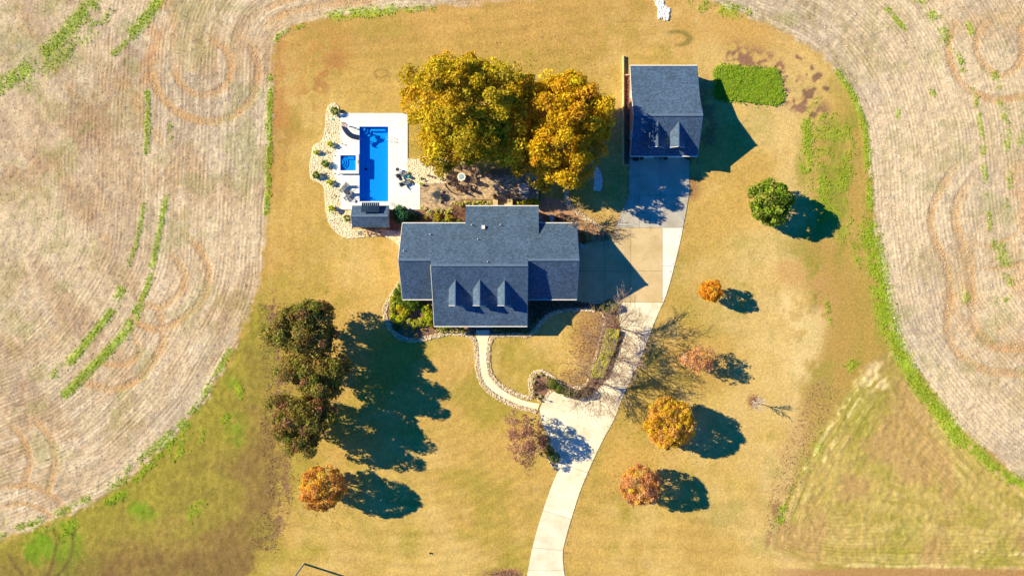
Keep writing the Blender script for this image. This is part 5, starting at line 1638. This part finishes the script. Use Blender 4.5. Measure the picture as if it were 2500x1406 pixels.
tree('glossy dark green evergreen tree on the upper right lawn', 1880, 494, 59, 6.2, 3.2, [(0.17, 0.29, 0.02), (0.25, 0.38, 0.03), (0.12, 0.22, 0.018), (0.38, 0.46, 0.07)], 126, leaf=.19, clumps=95, per=75, cr=.72, rz=2.5, fill=.2, low=-.7)
tree('half-bare purplish brown tree by the lower driveway, thin leaves over grey twigs', 1280, 1066, 57, 5.4, 3.0, [(0.46, 0.27, 0.19), (0.40, 0.21, 0.15), (0.52, 0.31, 0.22), (0.32, 0.19, 0.15)], 127, leaf=.11, clumps=85, per=52, cr=.62, rz=2.0, fill=.3, trunk_r=.12, squash=(.92, 1.15))

# ---- bare trees
def bare_tree(label, px, py, h, spread, seed, mat=None, twigmat=None, nl=9, leafcol=None, group=None, lean=(0, 0), r0=.11, name='bare_tree', cat='tree', nt=55):
    r = np.random.default_rng(seed)
    x, y = P(px, py)
    t = thing(name, label, cat, (x, y, 0), group=group)
    mat, twigmat = mat or BARK, twigmat or TWIG
    hs = h * .22
    MB().path([(0, 0, -.1), (.02, .02, hs), (lean[0] * .2, lean[1] * .2, h * .45)], r0, r0 * .55, 7).build('trunk', mat, t)
    tw = MB(); pts = []
    for i in range(nl):
        a = 2 * math.pi * (i + .35 * r.random()) / nl
        k = 0.55 + .45 * r.random()
        end = np.array([lean[0] + spread * k * math.cos(a), lean[1] + spread * k * math.sin(a), h * (.98 - .30 * k * k)])
        s = np.array([0, 0, hs + (h * .2) * r.random()])
        mid = s * .45 + end * .55; mid[:2] *= .82
        lb = MB(); lb.path([tuple(s), tuple(mid), tuple(end)], r0 * .42, .018, 5)
        for q in range(6):
            f = .3 + .65 * q / 5
            p0 = s + (mid - s) * f * 2 if f < .5 else mid + (end - mid) * (f * 2 - 1)
            a2 = a + r.normal() * .9
            ln = spread * (.30 + .3 * r.random())
            p1 = p0 + np.array([ln * math.cos(a2), ln * math.sin(a2), ln * (.35 + .5 * r.random())])
            lb.tube(tuple(p0), tuple(p1), .026, .012, 4, False)
            for w in range(nt // 6):
                g = .25 + .75 * r.random()
                q0 = p0 + (p1 - p0) * g
                dv = unit(1, r)[0] * np.array([1, 1, .6]) + np.array([math.cos(a2) * .5, math.sin(a2) * .5, .35])
                q1 = q0 + dv * ln * (.3 + .35 * r.random())
                tw.tube(tuple(q0), tuple(q1), .017, .008, 3, False)
                pts.append(q1); pts.append(q0 * .5 + q1 * .5)
        lb.build('limb', mat, t)
    tag(tw.build('twigs', twigmat, t), kind='stuff')
    if leafcol:
        C = np.array(pts); C = C[r.random(len(C)) < .75] + r.normal(size=(1, 3)) * .02
        V, F = leaf_quads(C, unit(len(C), r), .07, r)
        c = np.array(leafcol)[r.integers(0, len(leafcol), len(C))]
        tag(np_mesh('dry_leaves', V, F, LEAF, t, tint=c), kind='stuff')
    return t
DRY = [(0.52, 0.37, 0.27), (0.44, 0.29, 0.21), (0.58, 0.43, 0.32)]
bare_tree('bare twiggy tree above the hedge strip, topmost of the three by the drive', 1503, 797, 6.3, 3.9, 201, leafcol=DRY, nl=15, r0=.11, nt=60)
bare_tree('bare twiggy tree in the middle of the hedge strip by the drive', 1482, 868, 6.3, 3.9, 202, leafcol=DRY, nl=15, r0=.11, nt=60)
bare_tree('bare twiggy tree below the hedge strip, lowest of the three by the drive', 1451, 931, 6.5, 4.2, 203, leafcol=DRY, nl=16, r0=.12, nt=60)
bare_tree('small leafless pale-barked sapling on the right lawn', 1837, 979, 3.9, 1.0, 204, mat=PALE_BARK, twigmat=PALE_BARK, nl=7, r0=.06, nt=24)
bare_tree('bare tan shrub with fanning twigs beside the stone creek by the house', 1408, 536, 4.2, 1.7, 205, nl=11, r0=.06, name='bare_shrub', cat='shrub', twigmat=WOOD, nt=40)
bare_tree('sparse straw-coloured bare shrub at the house corner bed', 1440, 562, 2.4, 1.3, 206, nl=9, r0=.05, name='bare_shrub', cat='shrub', mat=WOOD, twigmat=WOOD, nt=40)

# ---- shrubs
def shrub(label, px, py, R_px, h, pal, seed, name='shrub', cat='shrub', leaf=.09, n=None, group=None, ball=False, low=-.2, jit=.18, mat=None):
    r = np.random.default_rng(seed)
    rx = R_px * S
    x, y = P(px, py, h * .6)
    n = n or int(max(90, min(1500, 260 * (rx / .4) ** 2 * (0.1 / leaf) ** 1.5)))
    if ball:
        u = unit(n, r); u = u[u[:, 2] > -.75]
        pos_ = u * np.array([rx, rx, h * .52]) * (0.93 + .09 * r.random((len(u), 1))) + np.array([0, 0, h * .5])
        nn = u + .45 * unit(len(u), r)
        ci = r.integers(0, len(pal), len(u)); c = np.array(pal)[ci] * (1 + jit * r.normal(size=(len(u), 1)))
    else:
        m = max(7, int(n / 26))
        d = unit(m * 3, r); d = d[d[:, 2] > low][:m]
        cc = d * (0.55 + .3 * r.random((len(d), 1))) * np.array([rx, rx, h * .55])
        k = np.repeat(np.arange(len(d)), n // len(d) + 1)
        u = unit(len(k), r) + .6 * d[k]; u /= np.linalg.norm(u, axis=1, keepdims=True)
        pos_ = cc[k] + u * rx * .34 * (.5 + .6 * r.random((len(k), 1))) + np.array([0, 0, h * .5])
        nn = u + .8 * unit(len(k), r)
        cl = np.array(pal)[r.integers(0, len(pal), len(d))]
        c = cl[k] * (1 + jit * r.normal(size=(len(k), 1)))
    nn /= np.linalg.norm(nn, axis=1, keepdims=True)
    V, F = leaf_quads(pos_, nn, leaf, r)
    V[:, 2] = np.maximum(V[:, 2], .02)
    o = np_mesh(name, V, F, LEAF, tint=np.clip(c, .006, .8))
    o.location = (x, y, 0)
    return tag(o, label, cat, group)

GRN = [(0.15, 0.28, 0.022), (0.22, 0.35, 0.035), (0.11, 0.22, 0.02), (0.32, 0.40, 0.05)]
DKG = [(0.085, 0.17, 0.025), (0.12, 0.22, 0.035), (0.07, 0.14, 0.025)]
YGR = [(0.58, 0.58, 0.09), (0.50, 0.54, 0.08), (0.64, 0.62, 0.18), (0.42, 0.48, 0.06)]
PALEY = [(0.74, 0.70, 0.28), (0.68, 0.68, 0.26), (0.60, 0.62, 0.20), (0.78, 0.74, 0.40)]
LIME = [(0.62, 0.64, 0.035), (0.52, 0.60, 0.03), (0.70, 0.68, 0.06), (0.42, 0.54, 0.03)]
GOLD = [(0.62, 0.46, 0.03), (0.56, 0.42, 0.03), (0.46, 0.38, 0.03)]
RUST = [(0.50, 0.18, 0.10), (0.42, 0.15, 0.09), (0.36, 0.14, 0.08)]
TEALG = [(0.05, 0.19, 0.08), (0.08, 0.25, 0.12), (0.04, 0.13, 0.06)]
BRN = [(0.28, 0.16, 0.13), (0.22, 0.13, 0.10), (0.34, 0.21, 0.17)]
# along the river stones left of the pool
RS = [(816, 271, 9, 'green shrub at the rounded top end of the stone bed', GRN), (806, 352, 7, 'green shrub in the stone bed just right of its upper bulge', LIME),
      (773, 371, 6, 'small green shrub at the upper left of the stone bulge', LIME), (794, 399, 8.5, 'fuller green shrub in the middle of the stone bulge', GRN),
      (772, 427, 8.5, 'green shrub at the lower left edge of the stone bulge', GRN), (805, 446, 7, 'olive-green shrub below the bulge by the deck corner', LIME),
      (809, 511, 8.5, 'green shrub in the stones level with the lower deck edge', LIME), (847, 533, 8, 'green shrub in the stones against the shed gable', GRN)]
for i, (px, py, r_, lab, pal) in enumerate(RS):
    shrub(lab, px, py, r_ + .5, r_ * .115, pal, 300 + i, leaf=.085, group='green shrubs in the stones left of the pool')
for i, (px, py, lab) in enumerate(((798, 372, 'withered brown plant in the stones between two green shrubs'), (798, 427, 'withered brown plant in the stones near the deck corner'), (814, 480, 'withered brown plant alone in the lower stone bed'), (822, 538, 'widest withered reddish plant near the bottom of the stones'))):
    shrub(lab, px, py, 7 if i < 3 else 12, .28, [(0.40, 0.25, 0.14), (0.46, 0.30, 0.18), (0.34, 0.17, 0.10)], 320 + i, name='dry_plant', cat='plant', leaf=.05, n=70, group='withered plants in the stone bed')
for i, (px, lab) in enumerate(((893, 'leftmost russet plant under the shed eave'), (908, 'middle russet plant under the shed eave'), (926, 'rightmost russet plant under the shed eave'))):
    shrub(lab, px, 568 + i, 8, .5, RUST + [(0.5, .36, .1)], 330 + i, leaf=.07, n=120, name='russet_plant', cat='plant', group='russet plants below the shed')
shrub('big blue-green bush between the shed and the house', 979, 525, 22, 2.1, TEALG, 340, leaf=.14, n=1500)
shrub('dark olive bush right behind the big blue-green one', 1008, 532, 11, 1.0, DKG, 341, leaf=.11)
# gravel by the fire pit
for i, (px, py, r_, lab, pal) in enumerate(((1099, 384, 6, 'round green tuft at the top of the gravel near the tree', GRN), (1079, 409, 6.5, 'round green clump left of the fire-pit circle', GRN), (1077, 435.5, 4, 'small green tuft at the left rim of the fire-pit circle', GRN),
                                            (1030, 437, 4, 'small green tuft in the gravel near the deck end', GRN), (1029, 448, 5, 'green tuft at the upper left corner of the pavers', LIME), (1030, 506.5, 5, 'green tuft at the lower left corner of the pavers', LIME))):
    shrub(lab, px, py, r_, r_ * .13, pal, 350 + i, leaf=.07, n=150)
for i, (px, py, lab) in enumerate(((1044, 426, 'reddish tuft in the gravel, left one of the three'), (1066, 425, 'reddish tuft in the gravel, right one of the three'), (1056, 432.5, 'reddish tuft in the gravel, lower one of the three'))):
    shrub(lab, px, py, 4, .4, RUST, 360 + i, leaf=.06, n=80, name='red_tuft', cat='plant', group='reddish tufts in the gravel')
for i, (px, py, lab) in enumerate(((998, 424, 'terracotta-coloured plant above the teal ball'), (1003, 443, 'terracotta-coloured plant below the teal ball'))):
    shrub(lab, px, py, 3.6, .35, RUST, 364 + i, leaf=.06, n=70, name='red_tuft', cat='plant', group='terracotta plants by the teal ball')
# rear bed
ROWX = [1116, 1126, 1137, 1148, 1158, 1168, 1177, 1187, 1197]
for i, px in enumerate(ROWX):
    shrub(f'{ORD[i]} pale yellow-green shrub from the left in the row along the patio', px, 498 - (2 if i > 2 else -2 + i), 7, .6, PALEY if i % 3 else YGR, 370 + i, leaf=.085, n=230, group='pale yellow-green shrubs along the patio')
for i, (px, py) in enumerate(((1141, 501.5), (1155, 502.5), (1167, 503), (1183, 502))):
    shrub(f'{ORD[i]} dark ball shrub from the left tucked under the row along the patio', px, py, 5.5, .5, DKG, 380 + i, ball=True, leaf=.06, n=220, group='dark ball shrubs behind the pale row')
RB2 = [(1048, 521, 8, PALEY, 'pale yellow-green shrub nearest the pavers corner'), (1066, 515, 6, PALEY, 'small pale shrub beside the lower paver edge'), (1078, 516, 5, PALEY, 'smallest pale shrub by the lower paver edge'),
       (1092, 519, 8, YGR, 'yellow-green shrub at the left side of the brown bush'), (1101, 513, 7, PALEY, 'pale shrub at the patio curve beside the brown bush'), (1068, 530, 10, YGR + GOLD, 'large yellow-green shrub, left of the two big ones behind the house'),
       (1096, 533, 10, GOLD + YGR, 'large golden shrub, right of the two big ones behind the house'), (1039, 532, 6, GOLD, 'small golden shrub beside the dark olive bush'), (1024, 530, 6, DKG, 'dark green shrub beside the dark olive bush'),
       (1091, 520, 6, YGR, 'small yellow-green shrub between the golden one and the patio curve')]
for i, (px, py, r_, pal, lab) in enumerate(RB2[:9]):
    shrub(lab, px, py, r_, r_ * .09, pal, 390 + i, leaf=.09)
for i, px in enumerate((1062, 1083, 1102, 1121)):
    shrub(f'{ORD[i]} clipped green ball from the left against the rear house wall', px, 540.5, 6.6, .75, [(0.16, 0.27, 0.02), (0.12, 0.22, 0.02), (0.2, 0.3, 0.03)], 400 + i, ball=True, leaf=.06, n=380, group='clipped balls against the rear house wall')
shrub('rounded bare brown-pink bush beside the rear house wall', 1121, 517, 17, 1.3, BRN, 410, leaf=.06, n=900, name='brown_bush')
for i, (px, py, r_) in enumerate(((1266, 497, 6), (1276, 496, 6), (1287, 493, 7), (1297, 494, 7), (1307, 492, 8), (1314, 497, 6))):
    shrub(f'{ORD[i]} lime-green shrub from the left in the bed right of the back steps', px, py, r_, .7, LIME, 415 + i, leaf=.085, n=240, group='lime-green shrubs right of the back steps')
for i, (px, py) in enumerate(((1260, 502), (1288, 502), (1302, 501))):
    shrub(f'{ORD[i]} dark ball shrub from the left behind the lime-green shrubs', px, py, 5, .5, DKG, 425 + i, ball=True, leaf=.06, n=200, group='dark ball shrubs right of the back steps')
for i, (px, lab, pal) in enumerate(((1208.5, 'spiky orange-brown plant on the end of the left stair wall', [(0.42, 0.25, 0.06), (0.32, 0.18, 0.06)]), (1244, 'spiky dark brown plant on the end of the right stair wall', [(0.24, 0.12, 0.10), (0.36, 0.26, 0.12)]))):
    x, y = P(px, 478, 1.2)
    t = thing('potted_plant', lab, 'potted plant', (x, y, .062))
    MB().lathe((0, 0, 0), [(.2, 0), (.28, .7), (.26, .72)], 14).build('pot', BRONZE, t)
    r = np.random.default_rng(430 + i)
    mb = MB()
    for k in range(34):
        a, e = 2 * math.pi * r.random(), .35 + .9 * r.random()
        ln = .45 + .25 * r.random()
        p0 = Vector((0, 0, .72)); d = Vector((math.cos(a) * math.cos(e), math.sin(a) * math.cos(e), math.sin(e)))
        s_ = Vector((-math.sin(a), math.cos(a), 0)) * .035
        p1 = p0 + d * ln * .6; p2 = p0 + d * ln + Vector((0, 0, -.12))
        mb.col = pal[k % 2]
        mb.add([p0 - s_, p0 + s_, p1 + s_, p1 - s_, p2], [(0, 1, 2, 3), (3, 2, 4)])
    mb.build('leaves', LEAF, t, tint=True)
# rear right bed
shrub('dark purplish-brown bush beside the equipment box', 1370, 534, 13, 1.1, [(0.16, 0.085, 0.08), (0.26, 0.15, 0.14), (0.10, 0.07, 0.06)], 440, leaf=.075, n=700)
shrub('grey-green bush right of the purplish-brown one behind the house', 1389, 537, 11, .9, [(0.12, 0.125, 0.10), (0.16, 0.15, 0.11)], 441, leaf=.07, n=500)
shrub('dark bush with pale flecks in the house shadow beside the driveway', 1429, 579, 17, 1.0, DKG + [(0.3, 0.25, 0.18)], 442, leaf=.08, n=900)
# front left bed
FL = [(983, 698, 9, GRN, 'green bush at the top of the front left bed, against the gable'), (973, 716, 10, DKG + GRN, 'dark green bush next to the gable in the front left bed'), (984, 733, 12, GRN, 'green bush just below the gable corner in the front left bed'),
      (1004, 741, 13, DKG + GRN, 'large dark green bush below the left wing eave'), (1017, 739, 11, DKG, 'dark green bush nearest the porch side below the left wing'), (960, 726, 6, LIME, 'small lime plant at the outer curve of the front left bed'),
      (963, 742, 6, YGR, 'straggly yellow-green plant beside the left border stones'), (958, 756, 6, YGR, 'second straggly yellow-green plant beside the left border stones'), (979, 752, 10, LIME + GOLD, 'large lime-yellow bush left of the bare patch'),
      (990, 762, 11, LIME + GOLD, 'largest lime-yellow bush, centre of the front left bed'), (958, 772, 7, LIME, 'lime-yellow bush at the left edge of the front bed'), (978, 778, 9, LIME, 'lime-yellow bush below the largest one in the front bed'),
      (1040, 755, 9, GRN + LIME, 'green bush against the left porch side, upper one'), (1047, 768, 10, LIME, 'lime bush against the left porch side, middle one'), (1046, 782, 10, LIME, 'lime bush against the left porch side, lower one'),
      (1027, 785, 9, LIME + YGR, 'yellow-green bush right below the bare patch'), (1012, 790, 8, LIME + YGR, 'yellow-green bush left below the bare patch'), (1000, 785, 7, YGR, 'pale yellow-green bush by the bare patch left side')]
for i, (px, py, r_, pal, lab) in enumerate(FL):
    shrub(lab, px, py, r_ * 1.25, r_ * .085, pal, 450 + i, leaf=.095)
for i, (px, py, lab) in enumerate(((989, 799, 'golden ball, uppermost of the gold balls in the front left bed'), (1008, 806, 'golden ball in the middle of the front left bed'), (991, 817, 'golden ball nearest the lower left border stones'), (1015, 820, 'golden ball lowest in the front left bed'), (1031, 803, 'tiny golden ball on the dark mulch'), (1053, 797, 'golden ball tucked at the porch corner'))):
    shrub(lab, px, py, (6.5, 5.5, 5, 5.5, 3.6, 4.5)[i], .55, GOLD, 470 + i, leaf=.07, n=200, group='golden balls in the front left bed')
shrub('dark low plant in shade at the left of the front bed', 968, 800, 8, .5, DKG, 477, leaf=.07)
# foundation rows at the porch
for i, px in enumerate((1072, 1087, 1103, 1128)):
    shrub(f'{ORD[i]} bright green shrub from the left, half under the porch eave', px, 799.5, 6.5, .7, LIME[1:] + GRN, 480 + i, leaf=.08, n=240, group='bright green shrubs under the porch eave')
for i, px in enumerate((1068, 1078, 1090, 1104, 1118, 1130, 1141)):
    shrub(f'{ORD[i]} low pale tuft from the left in front of the porch shrubs', px, 808 + (i % 2), 5, .4, PALEY[1:] + YGR, 485 + i, leaf=.07, n=130, group='low pale tufts before the porch, left of the steps')
for i, px in enumerate((1208, 1219, 1230, 1241, 1252, 1263, 1274, 1284)):
    shrub(f'{ORD[i]} blue-green shaded shrub from the left, right of the porch steps', px, 805 + (i % 2) * 3, 6.5, .6, TEALG + GRN, 495 + i, leaf=.08, n=200, group='shaded shrubs right of the porch steps')
for i, (px, py) in enumerate(((1297, 796), (1303, 789), (1296, 806), (1288, 812), (1311, 779))):
    shrub(f'{ORD[i]} round pale tuft in shade where the border stones bend right of the porch', px, py, 4.6, .45, [(0.28, 0.42, 0.2), (0.22, 0.36, 0.16)], 505 + i, leaf=.07, n=130, group='pale tufts at the bend of the border stones')
# speckled ground cover in the shade of the right wing
rq = np.random.default_rng(77)
gp = in_poly_pts(PP([(1292, 735), (1408, 735), (1440, 742), (1420, 752), (1380, 754), (1342, 763), (1312, 785), (1296, 796)]), 2600, rq)
C = np.column_stack([gp, .05 + .25 * rq.random(len(gp))])
nn = unit(len(C), rq) + np.array([0, 0, .8]); nn /= np.linalg.norm(nn, axis=1, keepdims=True)
V, F = leaf_quads(C, nn, .08, rq)
tag(np_mesh('ground_cover', V, F, LEAF, tint=np.array([(0.10, 0.15, 0.06), (0.45, 0.42, 0.42), (0.14, 0.10, 0.08), (0.07, 0.12, 0.05)])[rq.integers(0, 4, len(C))]), kind='stuff')
gp = in_poly_pts(PP([(950, 735), (972, 700), (1000, 745), (1056, 750), (1057, 794), (1030, 798), (1000, 800), (956, 790)]), 4200, rq)
pxs, pys = gp[:, 0] / S + CX, CY - gp[:, 1] / S
gp = gp[(np.hypot((pxs - 1017) / 24, (pys - 769) / 13) > 1) & (vnoise(gp[:, 0], gp[:, 1], 1.1, rq) > .36)]
C = np.column_stack([gp, .05 + .35 * rq.random(len(gp))])
nn = unit(len(C), rq) + np.array([0, 0, .8]); nn /= np.linalg.norm(nn, axis=1, keepdims=True)
V, F = leaf_quads(C, nn, .09, rq)
tag(np_mesh('ground_cover', V, F, LEAF, tint=np.array([(0.64, 0.62, 0.05), (0.54, 0.58, 0.04), (0.70, 0.64, 0.10), (0.40, 0.50, 0.04)])[rq.integers(0, 4, len(C))]), kind='stuff')
# island and drive
for i, (px, py, r_, c) in enumerate(((1349.5, 937, 13, [(0.13, 0.23, 0.02), (0.10, 0.18, 0.018)]), (1367, 949, 12.5, [(0.14, 0.22, 0.03), (0.10, 0.17, 0.02)]), (1386, 958, 12.5, [(0.17, 0.20, 0.04), (0.12, 0.16, 0.03)]), (1407, 963, 12.5, [(0.19, 0.17, 0.07), (0.14, 0.13, 0.05)]), (1430, 958, 15, [(0.19, 0.145, 0.09), (0.13, 0.11, 0.06)]))):
    shrub(('bright green clipped ball, leftmost of the five along the drive', 'green clipped ball, second from the left of the five', 'olive-green clipped ball, middle of the five', 'brownish clipped ball, fourth from the left of the five', 'largest browned ball at the right end of the five')[i],
          px, py, r_, 1.25, c, 520 + i, name='clipped_ball', leaf=.06, n=1500, ball=True, group='five clipped balls along the drive')
for i, (px, py, r_) in enumerate(((1330, 1076, 14), (1341, 1101, 12), (1355.5, 1117.5, 12.5))):
    shrub(('dark clipped ball in the shade of the purplish tree', 'green clipped ball in the middle of the three by the purplish tree', 'green clipped ball lowest of the three, its shadow on the drive')[i], px, py, r_, 1.25, [(0.13, 0.22, 0.02), (0.10, 0.175, 0.018)], 530 + i, name='clipped_ball', leaf=.06, n=1500, ball=True, group='three clipped balls by the purplish tree')
for i, (px, py, r_, lab) in enumerate(((1469, 749, 8.5, 'left olive bush in the cluster at the top of the drive bed'), (1486, 738, 7, 'uppermost olive bush in the cluster at the top of the drive bed'), (1501, 749, 11, 'largest olive bush in the cluster at the top of the drive bed'), (1484, 757, 9, 'lowest olive bush in the cluster at the top of the drive bed'), (1449, 750, 6, 'small lime tuft left of the olive bush cluster'))):
    shrub(lab, px, py, r_, .9, [(0.24, 0.27, 0.10), (0.18, 0.22, 0.07), (0.28, 0.28, 0.13)], 540 + i, leaf=.075, group='olive bushes at the top of the drive bed')
for i, (px, py) in enumerate(((1307, 919), (1303, 932), (1302, 948), (1301, 961), (1320, 913), (1337, 920), (1320, 966), (1312, 971), (1317, 979))):
    shrub(f'{("uppermost left", "second left", "third left", "fourth left", "top", "upper right", "lower right", "lowest inner", "lowest outer")[i]} pale yellow tuft round the dark planting island', px, py, 4.5, .4, PALEY, 550 + i, name='yellow_tuft', cat='plant', leaf=.075, n=130, group='pale yellow tufts round the island')
shrub('dark leafless brushy plant in the middle of the planting island', 1320, 940, 14, .35, [(0.14, 0.085, 0.07), (0.19, 0.12, 0.09)], 560, leaf=.06, n=420, name='brush_plant', cat='plant')
# hedge strip
HEDGE = PP([(1480, 802), (1512, 806), (1510, 822), (1499, 858), (1486, 882), (1472, 922), (1440, 921), (1450, 892), (1464, 868), (1470, 838)], .3)
rq = np.random.default_rng(78)
gp = in_poly_pts(HEDGE, 11000, rq)
hz = .40 + .25 * vnoise(gp[:, 0], gp[:, 1], 1.4, rq) + .12 * vnoise(gp[:, 0], gp[:, 1], 3.5, rq)
C = np.column_stack([gp, hz * (.75 + .3 * rq.random(len(gp)))])
nn = unit(len(C), rq) * .8 + np.array([-.3, .1, 1.3]); nn /= np.linalg.norm(nn, axis=1, keepdims=True)
hx, hy = sum(p[0] for p in HEDGE) / len(HEDGE), sum(p[1] for p in HEDGE) / len(HEDGE)
V, F = leaf_quads(C - np.array([hx, hy, 0]), nn, .085, rq)
o = np_mesh('hedge', V, F, LEAF, tint=np.array([(0.70, 0.72, 0.09), (0.78, 0.78, 0.15), (0.60, 0.66, 0.08), (0.74, 0.68, 0.15)])[rq.integers(0, 4, len(C))] * (.8 + .4 * rq.random((len(C), 1))))
o.location = (hx, hy, 0.02); tag(o, 'low yellow-green hedge strip slanting beside the driveway', 'hedge')
# green crop patch
CROP = smooth_line(PP([(1750, 167), (1800, 166), (1850, 171), (1894, 173), (1903, 205), (1908, 249), (1860, 250), (1800, 244), (1750, 240), (1749, 205)]), 3, True)
rq = np.random.default_rng(79)
gp = in_poly_pts(CROP, 17000, rq)
gp += rq.normal(size=gp.shape) * .22
hz = .03 + .14 * vnoise(gp[:, 0], gp[:, 1] * .8, .75, rq) + .12 * vnoise(gp[:, 0], gp[:, 1], 2.4, rq)
C = np.column_stack([gp, hz * (.7 + .35 * rq.random(len(gp)))])
nn = unit(len(C), rq) * .8 + np.array([-.35, .1, 1.3]); nn /= np.linalg.norm(nn, axis=1, keepdims=True)
V, F = leaf_quads(C, nn, .13, rq)
pc = np.array([(0.25, 0.44, 0.02), (0.32, 0.50, 0.025), (0.19, 0.36, 0.02), (0.46, 0.52, 0.07)])[rq.integers(0, 4, len(C))] * (.8 + .4 * rq.random((len(C), 1)))
tag(np_mesh('green_crop', V, F, LEAF, tint=pc), kind='stuff')
# garage pots
for i, px in enumerate((1567, 1626, 1681.5)):
    x, y = P(px, 386, .7)
    t = thing('potted_shrub', ('left dark round potted shrub before the garage front', 'middle dark round potted shrub between the garage doors', 'right dark round potted shrub at the garage corner')[i], 'potted plant', (x, y, .06), group='round potted shrubs before the garage')
    MB().lathe((0, 0, 0), [(.16, 0), (.22, .35), (.2, .37)], 12).build('pot', BRONZE, t)
    r = np.random.default_rng(570 + i); u = unit(380, r)
    V, F = leaf_quads(u * .27 + np.array([0, 0, .62]), u, .06, r)
    np_mesh('foliage', V, F, LEAF, t, tint=np.array([(0.05, 0.10, 0.02)]) * (.7 + .6 * r.random((len(u), 1))))

# ---- scattered small stuff: dead leaves, straw and weeds
def scatter(name, xy, size, palette, mat, seed, zlo=.03, zhi=.06, up=.9):
    r = np.random.default_rng(seed)
    C = np.column_stack([xy, zlo + (zhi - zlo) * r.random(len(xy))])
    nn = unit(len(C), r) * .6 + np.array([0, 0, up]); nn /= np.linalg.norm(nn, axis=1, keepdims=True)
    V, F = leaf_quads(C, nn, size, r)
    c = np.array(palette)[r.integers(0, len(palette), len(C))] * (.75 + .5 * r.random((len(C), 1)))
    return tag(np_mesh(name, V, F, mat, tint=np.clip(c, .01, .8)), kind='stuff')
def blob_pts(cx, cy, rx, ry, n, r):
    a = r.normal(size=(n, 2)) * .55
    return np.array([P(cx, cy)]) + a * np.array([rx * S, ry * S])
rq = np.random.default_rng(80)
BROWN = [(0.28, 0.16, 0.11), (0.34, 0.21, 0.14), (0.22, 0.12, 0.09), (0.40, 0.27, 0.16), (0.30, 0.15, 0.12)]
L_ = [strip_pts(smooth_line(PP([(662, 740), (668, 850), (680, 940), (668, 1060), (684, 1180), (670, 1260), (640, 1340)]), 4), 4.2, 2600, rq),
      blob_pts(1440, 850, 55, 75, 1300, rq), blob_pts(1490, 790, 55, 50, 700, rq), blob_pts(1400, 930, 60, 45, 600, rq), blob_pts(1480, 985, 75, 45, 450, rq), blob_pts(1540, 880, 45, 80, 400, rq),
      blob_pts(740, 800, 90, 80, 900, rq), blob_pts(740, 1030, 90, 90, 1200, rq), blob_pts(770, 920, 90, 60, 800, rq),
      strip_pts(smooth_line(PP([(1895, 1300), (1918, 1180), (1975, 1040), (2020, 940)]), 4), 4.0, 1100, rq),
      blob_pts(1230, 1400, 40, 10, 500, rq), blob_pts(1215, 420, 40, 16, 700, rq), blob_pts(1480, 560, 40, 40, 700, rq), blob_pts(1290, 1115, 14, 30, 500, rq),
      strip_pts(PP([(1530, 190), (1530, 400)]), .75, 900, rq), blob_pts(1838, 978, 16, 16, 250, rq), blob_pts(1700, 880, 50, 40, 350, rq), strip_pts(PP([(1683, 480), (1661, 590), (1626, 722), (1562, 880), (1500, 1022), (1440, 1142), (1397, 1260), (1376, 1390)]), .7, 260, rq), strip_pts(PP([(1490, 586), (1536, 476), (1536, 390)]), .7, 120, rq), blob_pts(1560, 500, 40, 60, 120, rq), blob_pts(800, 1195, 90, 70, 500, rq), blob_pts(1570, 1190, 80, 60, 400, rq), blob_pts(1330, 250, 220, 150, 1200, rq), blob_pts(1630, 1040, 110, 90, 500, rq)]
scatter('fallen_leaves', np.vstack(L_), .075, BROWN, LITTER, 81, .067, .08)
gq = (RNG.random(X.shape) < GREEN * .55)
gi = np.nonzero(gq)
gxy = np.column_stack([X[gi], Y[gi]]) + RNG.normal(size=(len(gi[0]), 2)) * .08
gxy = np.repeat(gxy, 3, 0) + RNG.normal(size=(len(gi[0]) * 3, 2)) * .12
scatter('weeds', gxy, .10, [(0.34, 0.46, 0.025), (0.42, 0.52, 0.035), (0.26, 0.40, 0.025), (0.50, 0.54, 0.06)], LEAF, 82, .04, .11, 1.3)
sq = np.nonzero((RNG.random(X.shape) < .16 * (FIELD > .6)))
sxy = np.column_stack([X[sq], Y[sq]]) + RNG.normal(size=(len(sq[0]), 2)) * .1
scatter('stubble_straw', sxy, .07, [A(240, 222, 188), A(226, 200, 158), A(204, 172, 130), A(246, 234, 210)], LITTER, 83, .03, .09, .6)
